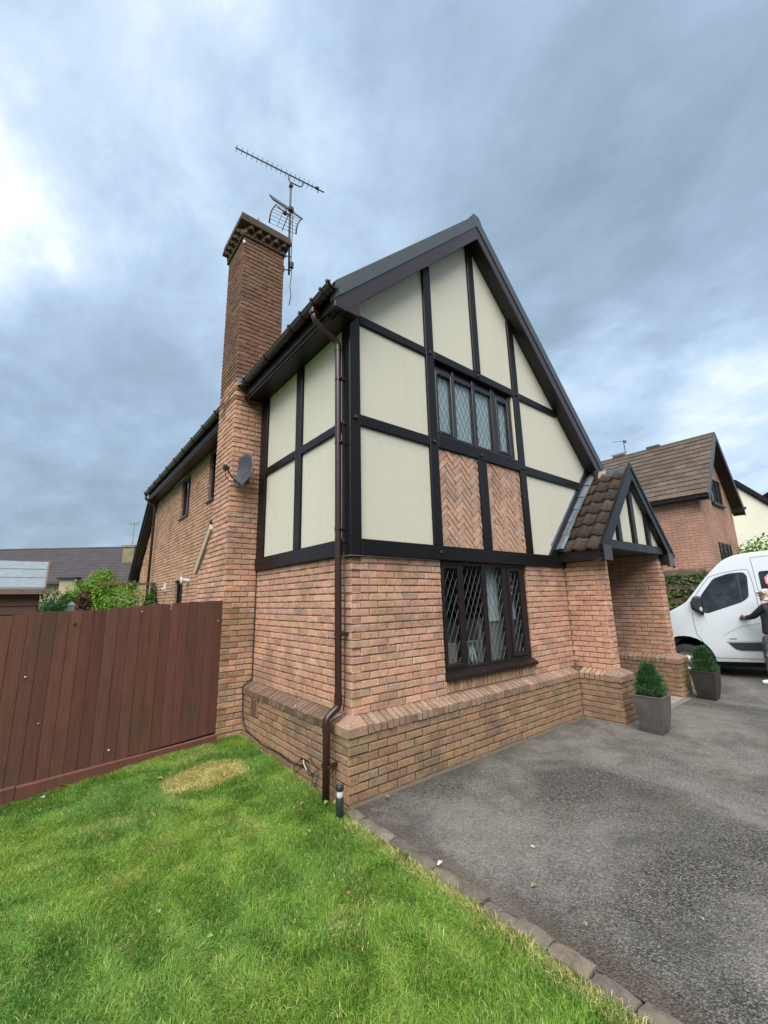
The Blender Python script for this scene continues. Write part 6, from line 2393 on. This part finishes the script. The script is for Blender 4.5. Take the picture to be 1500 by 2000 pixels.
MB().prism([(-.3, -.3, 7.4), (9.3, -.3, 7.4), (8.0, 3, 9.3), (1.4, 3, 9.3)], (0, .1, 0)).build('roof', 'rooftile', c3)
MB().prism([(-.3, 6.3, 7.4), (9.3, 6.3, 7.4), (8.0, 3.1, 9.3), (1.4, 3.1, 9.3)], (0, .1, 0)).build('roof', 'rooftile', c3)

# ------------------------------------------------------------------ shrubs and hedges


def bush(name, loc, rad, n, leaf, pal_, label, cat='shrub', seed=1, trunk=True, group=None, lumps=9):
    rg2 = np.random.default_rng(seed)
    o = empty(name, loc)
    tag(o, label, cat, group)
    cs = [(rg2.normal(0, .45, 3) * np.array(rad) * np.array((1, 1, .7)) + np.array((0, 0, rad[2])), .45 + .35 * rg2.random()) for _ in range(lumps)]
    mb = MB()
    for k in range(n):
        c, s_ = cs[int(rg2.integers(len(cs)))]
        d = rg2.normal(0, 1, 3)
        d /= np.linalg.norm(d)
        r = s_ * (.55 + .5 * rg2.random() ** .5)
        p_ = c + d * r * np.array(rad)
        if p_[2] < .02:
            continue
        nrm = Vector(d + rg2.normal(0, .6, 3)).normalized()
        a = nrm.orthogonal().normalized()
        a.rotate(Matrix.Rotation(rg2.random() * 6.28, 3, nrm))
        b_ = nrm.cross(a)
        l_ = leaf * (.6 + .8 * rg2.random())
        P_ = Vector(p_)
        col = np.array(pal_[int(rg2.integers(len(pal_)))]) * (.7 + .6 * rg2.random())
        mb.add([P_ - a * l_, P_ + b_ * l_ * .45 + nrm * l_ * .1, P_ + a * l_, P_ - b_ * l_ * .45 + nrm * l_ * .1], [(0, 1, 2, 3)], tuple(col))
    mb.build('crown', 'leaf', o, False, False)
    if trunk:
        mt = MB()
        mt.tube([(0, 0, -.1), (.02, 0, rad[2] * .6), (0, .03, rad[2] * 1.2)], [.05, .035, .012], 7)
        for c, s_ in cs[:6]:
            mt.tube([(0, 0, rad[2] * .35), tuple(c * .6 + np.array((0, 0, rad[2] * .1))), tuple(c)], [.025, .016, .006], 5)
        mt.build('trunk', 'bark', o)
    return o


GR1 = [(.16, .30, .035), (.22, .38, .05), (.11, .22, .03)]
GR2 = [(.03, .10, .03), (.045, .13, .04), (.025, .075, .025)]
RED = [(.10, .045, .04), (.16, .08, .07), (.07, .03, .03)]
bush('shrub', (-1.13, 9.9, .55), (.72, .6, 1.02), 17000, .036, GR1, 'bright green rounded shrub showing over the fence beside the house', seed=4, group='shrubs behind the fence', lumps=14)
bush('shrub', (-2.10, 9.4, .5), (.48, .5, .95), 9000, .036, GR2, 'dark green shrub between the shed and the red-leaved plant', seed=5, group='shrubs behind the fence')
bush('red_leaved_shrub', (-1.66, 8.3, .85), (.17, .18, .66), 1100, .045, RED + [(.09, .10, .04)], 'dark red-leaved shrub in front of the bright green shrub', seed=6)
bush('pale_leaved_plant', (-1.80, 7.9, 1.25), (.16, .16, .26), 160, .07, [(.32, .22, .26), (.24, .16, .2)], 'pale pinkish leafy plant tip beside the grey-green post', 'plant', seed=7, lumps=4)
bush('climbing_plant', (-.15, 9.2, .6), (.14, .50, .95), 3600, .045, GR2 + [(.10, .10, .06)], 'dark climbing plant against the long brick side wall', 'plant', seed=8, trunk=True, lumps=8)
bush('flowering_shrub', (-1.16, 10.8, 2.25), (.42, .3, .28), 420, .028, [(.32, .24, .16), (.26, .20, .12), (.20, .2, .1)], 'dry pale flower heads standing above the bright green shrub', 'shrub', seed=9, lumps=7)
bush('garden_tree', (17.6, -.6, 1.0), (1.5, 1.3, 1.35), 13000, .075, GR1 + [(.06, .15, .03)], 'leafy green tree above the van roof in front of the cream house', 'tree', seed=10, lumps=14)
tag(MB().cbox((-1.97, 7.75, 0), (-1.84, 7.88, 1.76), .008).prism([(-1.98, 7.74, 1.76), (-1.83, 7.74, 1.76), (-1.905, 7.815, 1.84)], (0, .15, 0)).build('garden_post', 'postgreen'), 'grey-green wooden post with pointed cap rising above the fence', 'post')
tag(MB().bar((-1.42, 9.3, 2.26), (-.03, 9.55, 2.30), .06, .05).build('pergola_rail', 'rail'), 'thin weathered rail reaching from the bright shrub to the house wall', 'rail')

# rail fence with ivy beyond the porch
rf = empty('rail_fence', (11.6, .6, 0))
tag(rf, 'brown horizontal rail fence overgrown with ivy between porch and van', 'fence')
for k, z in enumerate((2.30, 1.92, 1.52, 1.12, .7)):
    MB().cbox((-.03, -.6, z - .08), (.03, 5.4, z + .08), .006).build('rail', 'rail', rf)
for yy in (.0, 1.8, 3.6, 5.2):
    MB().cbox((.03, yy - .05, -.1), (.13, yy + .05, 2.42), .006).build('post', 'rail', rf)
iv = MB()
rg2 = np.random.default_rng(77)
for k in range(4200):
    yy = rg2.random() * 6 - .6
    z = rg2.choice([2.12, 1.72, 1.32, .9]) + rg2.normal(0, .09)
    x = -.04 + rg2.normal(0, .05)
    nrm = Vector((-1, -.3, .4)) + Vector(rg2.normal(0, .5, 3))
    nrm.normalize()
    a = nrm.orthogonal().normalized()
    a.rotate(Matrix.Rotation(rg2.random() * 6.28, 3, nrm))
    b_ = nrm.cross(a)
    l_ = .035 + .03 * rg2.random()
    P_ = Vector((x, yy, z))
    col = np.array(((.06, .12, .025), (.11, .17, .04), (.03, .06, .02), (.16, .18, .07))[int(rg2.integers(4))]) * (.6 + .7 * rg2.random())
    iv.add([P_ - a * l_, P_ + b_ * l_ * .6, P_ + a * l_, P_ - b_ * l_ * .6], [(0, 1, 2, 3)], tuple(col))
tag(iv.build('ivy', 'leaf', rf, False, False), kind='stuff')
MB().box((.14, -.6, 0), (.2, 5.4, 2.3)).build('backing', 'bark', rf)

# ------------------------------------------------------------------ shed and far house behind the fence
sh = empty('garden_shed', (-2.39, 6.45, 0))
tag(sh, 'brown wooden shed with grey felt roof behind the fence', 'shed')
for k in range(14):
    z0 = .0 + k * .147
    MB().prism([(-3.2, .10, z0), (-3.2, .075, z0 + .002), (-3.2, .095, z0 + .144), (-3.2, .12, z0 + .144)], (3.13, 0, 0)).build('board', 'shedboard', sh)
MB().box((-3.2, .12, 0), (-.07, 2.2, 1.98)).build('carcass', 'shedboard', sh)
MB().prism([(-3.3, -.05, 2.06), (.0, -.05, 2.06), (.0, 1.0, 2.60), (-3.3, 1.0, 2.60)], (0, .0, .03)).build('felt_roof', 'felt', sh)
MB().prism([(-3.3, 2.15, 2.06), (.0, 2.15, 2.06), (.0, 1.0, 2.61), (-3.3, 1.0, 2.61)], (0, .0, .03)).build('felt_roof', 'felt', sh)
for k in range(1, 3):
    MB().cbox((-3.3, -.05 + .35 * k, 2.06 + .18 * k + .032), (.0, -.03 + .35 * k, 2.075 + .18 * k + .034), .002).build('felt_lap', 'felt', sh)
MB().cbox((-3.3, -.075, 1.965), (.0, -.052, 2.06), .004).build('eave_board', 'shedtrim', sh)
MB().prism([(.002, -.08, 1.98), (.002, -.08, 2.09), (.002, 1.0, 2.66), (.002, 1.0, 2.54)], (.022, 0, 0)).build('bargeboard', 'shedtrim', sh)
MB().prism([(-.03, .12, 1.9), (-.03, 2.1, 1.9), (-.03, 1.0, 2.55)], (.02, 0, 0)).build('gable', 'shedboard', sh)

fh = empty('far_house', (1.75, 31.7, 0), math.atan2(-.62236, .78273))
tag(fh, 'long distant house with a dark brown roof behind the garden shrubs', 'house')
MB().box((-26, 0, 0), (4, 7, 3.6)).build('wall', 'farwall', fh)
MB().prism([(-27, -.5, 3.3), (4.3, -.5, 3.3), (4.3, 2.9, 6.12), (-27, 2.9, 6.12)], (0, .0, .12)).build('roof', 'farroof', fh)
MB().prism([(-27, 7.5, 3.3), (4.3, 7.5, 3.3), (4.3, 2.9, 6.12), (-27, 2.9, 6.12)], (0, .0, .12)).build('roof', 'farroof', fh)
for k in range(12):
    z = 3.4 + k * .225
    MB().box((-27, -.5 + k * .2714 - .02, z + .115), (4.3, -.5 + k * .2714, z + .145)).build('tile_course', 'farroof', fh)
MB().tube([(-27, 2.9, 6.22), (4.3, 2.9, 6.22)], .10, 8).build('ridge', 'farroof', fh)
ch_ = MB().cbox((-.95, 1.2, 2.5), (-.10, 2.1, 6.15), .03).build('chimney', 'farstone', fh)
MB().cbox((-1.02, 1.13, 6.0), (-.03, 2.17, 6.20), .03).build('chimney_cap', 'farstone', fh)
for x0, x1 in ((-7.0, -6.2), (-4.0, -2.9)):
    d_ = MB().box((x0, -.6, 2.6), (x1, .8, 3.62)).build('dormer', 'farwall', fh)
    MB().prism([(x0 - .15, -.75, 3.60), (x1 + .15, -.75, 3.60), (x1 + .1, -.75, 3.75), (x0 - .1, -.75, 3.75)], (0, 2.0, 0)).build('dormer_roof', 'black', fh)
fa_ = empty('far_aerial', Vector((1.75, 31.7, 0)) + Matrix.Rotation(math.atan2(-.62236, .78273), 3, 'Z') @ Vector((-.5, 1.6, 6.15)))
tag(fa_, 'faint thin aerial on the chimney of the distant dark-roofed house', 'aerial')
MB().tube([(0, 0, -.1), (.0, 0, 1.75)], .02, 5).build('mast', 'steel', fa_)
mb = MB().tube([(-.35, .1, 1.75), (.4, -.1, 1.80)], .015, 5)
mb.build('boom', 'steel', fa_)
for k in range(5):
    MB().tube([(-.35 + .15 * k, .1 - .04 * k, 1.62), (-.35 + .15 * k, .1 - .04 * k, 1.92)], .010, 4).build('element', 'steel', fa_)

# ------------------------------------------------------------------ across the street, behind the viewer: what the windows mirror
hd = MB()
rg2 = np.random.default_rng(99)
for k in range(13000):
    x = rg2.random() * 60 - 25
    top = 5.6 + 1.3 * math.sin(x * .45) + 1.0 * math.sin(x * 1.1 + 1)
    z = rg2.random() * top
    yy = -19 + rg2.normal(0, .6)
    l_ = .28 + .25 * rg2.random()
    nrm = Vector((0, 1, .3)) + Vector(rg2.normal(0, .6, 3))
    nrm.normalize()
    a = nrm.orthogonal().normalized()
    b_ = nrm.cross(a)
    P_ = Vector((x, yy, z))
    col = np.array(((.03, .06, .015), (.06, .09, .02), (.10, .11, .02), (.02, .035, .012))[int(rg2.integers(4))])
    hd.add([P_ - a * l_, P_ + b_ * l_ * .6, P_ + a * l_, P_ - b_ * l_ * .6], [(0, 1, 2, 3)], tuple(col))
hedge = hd.build('hedge', 'leaf', None, False, False)
tag(hedge, 'tall green hedge across the street behind the viewer', 'hedge', kind='stuff')
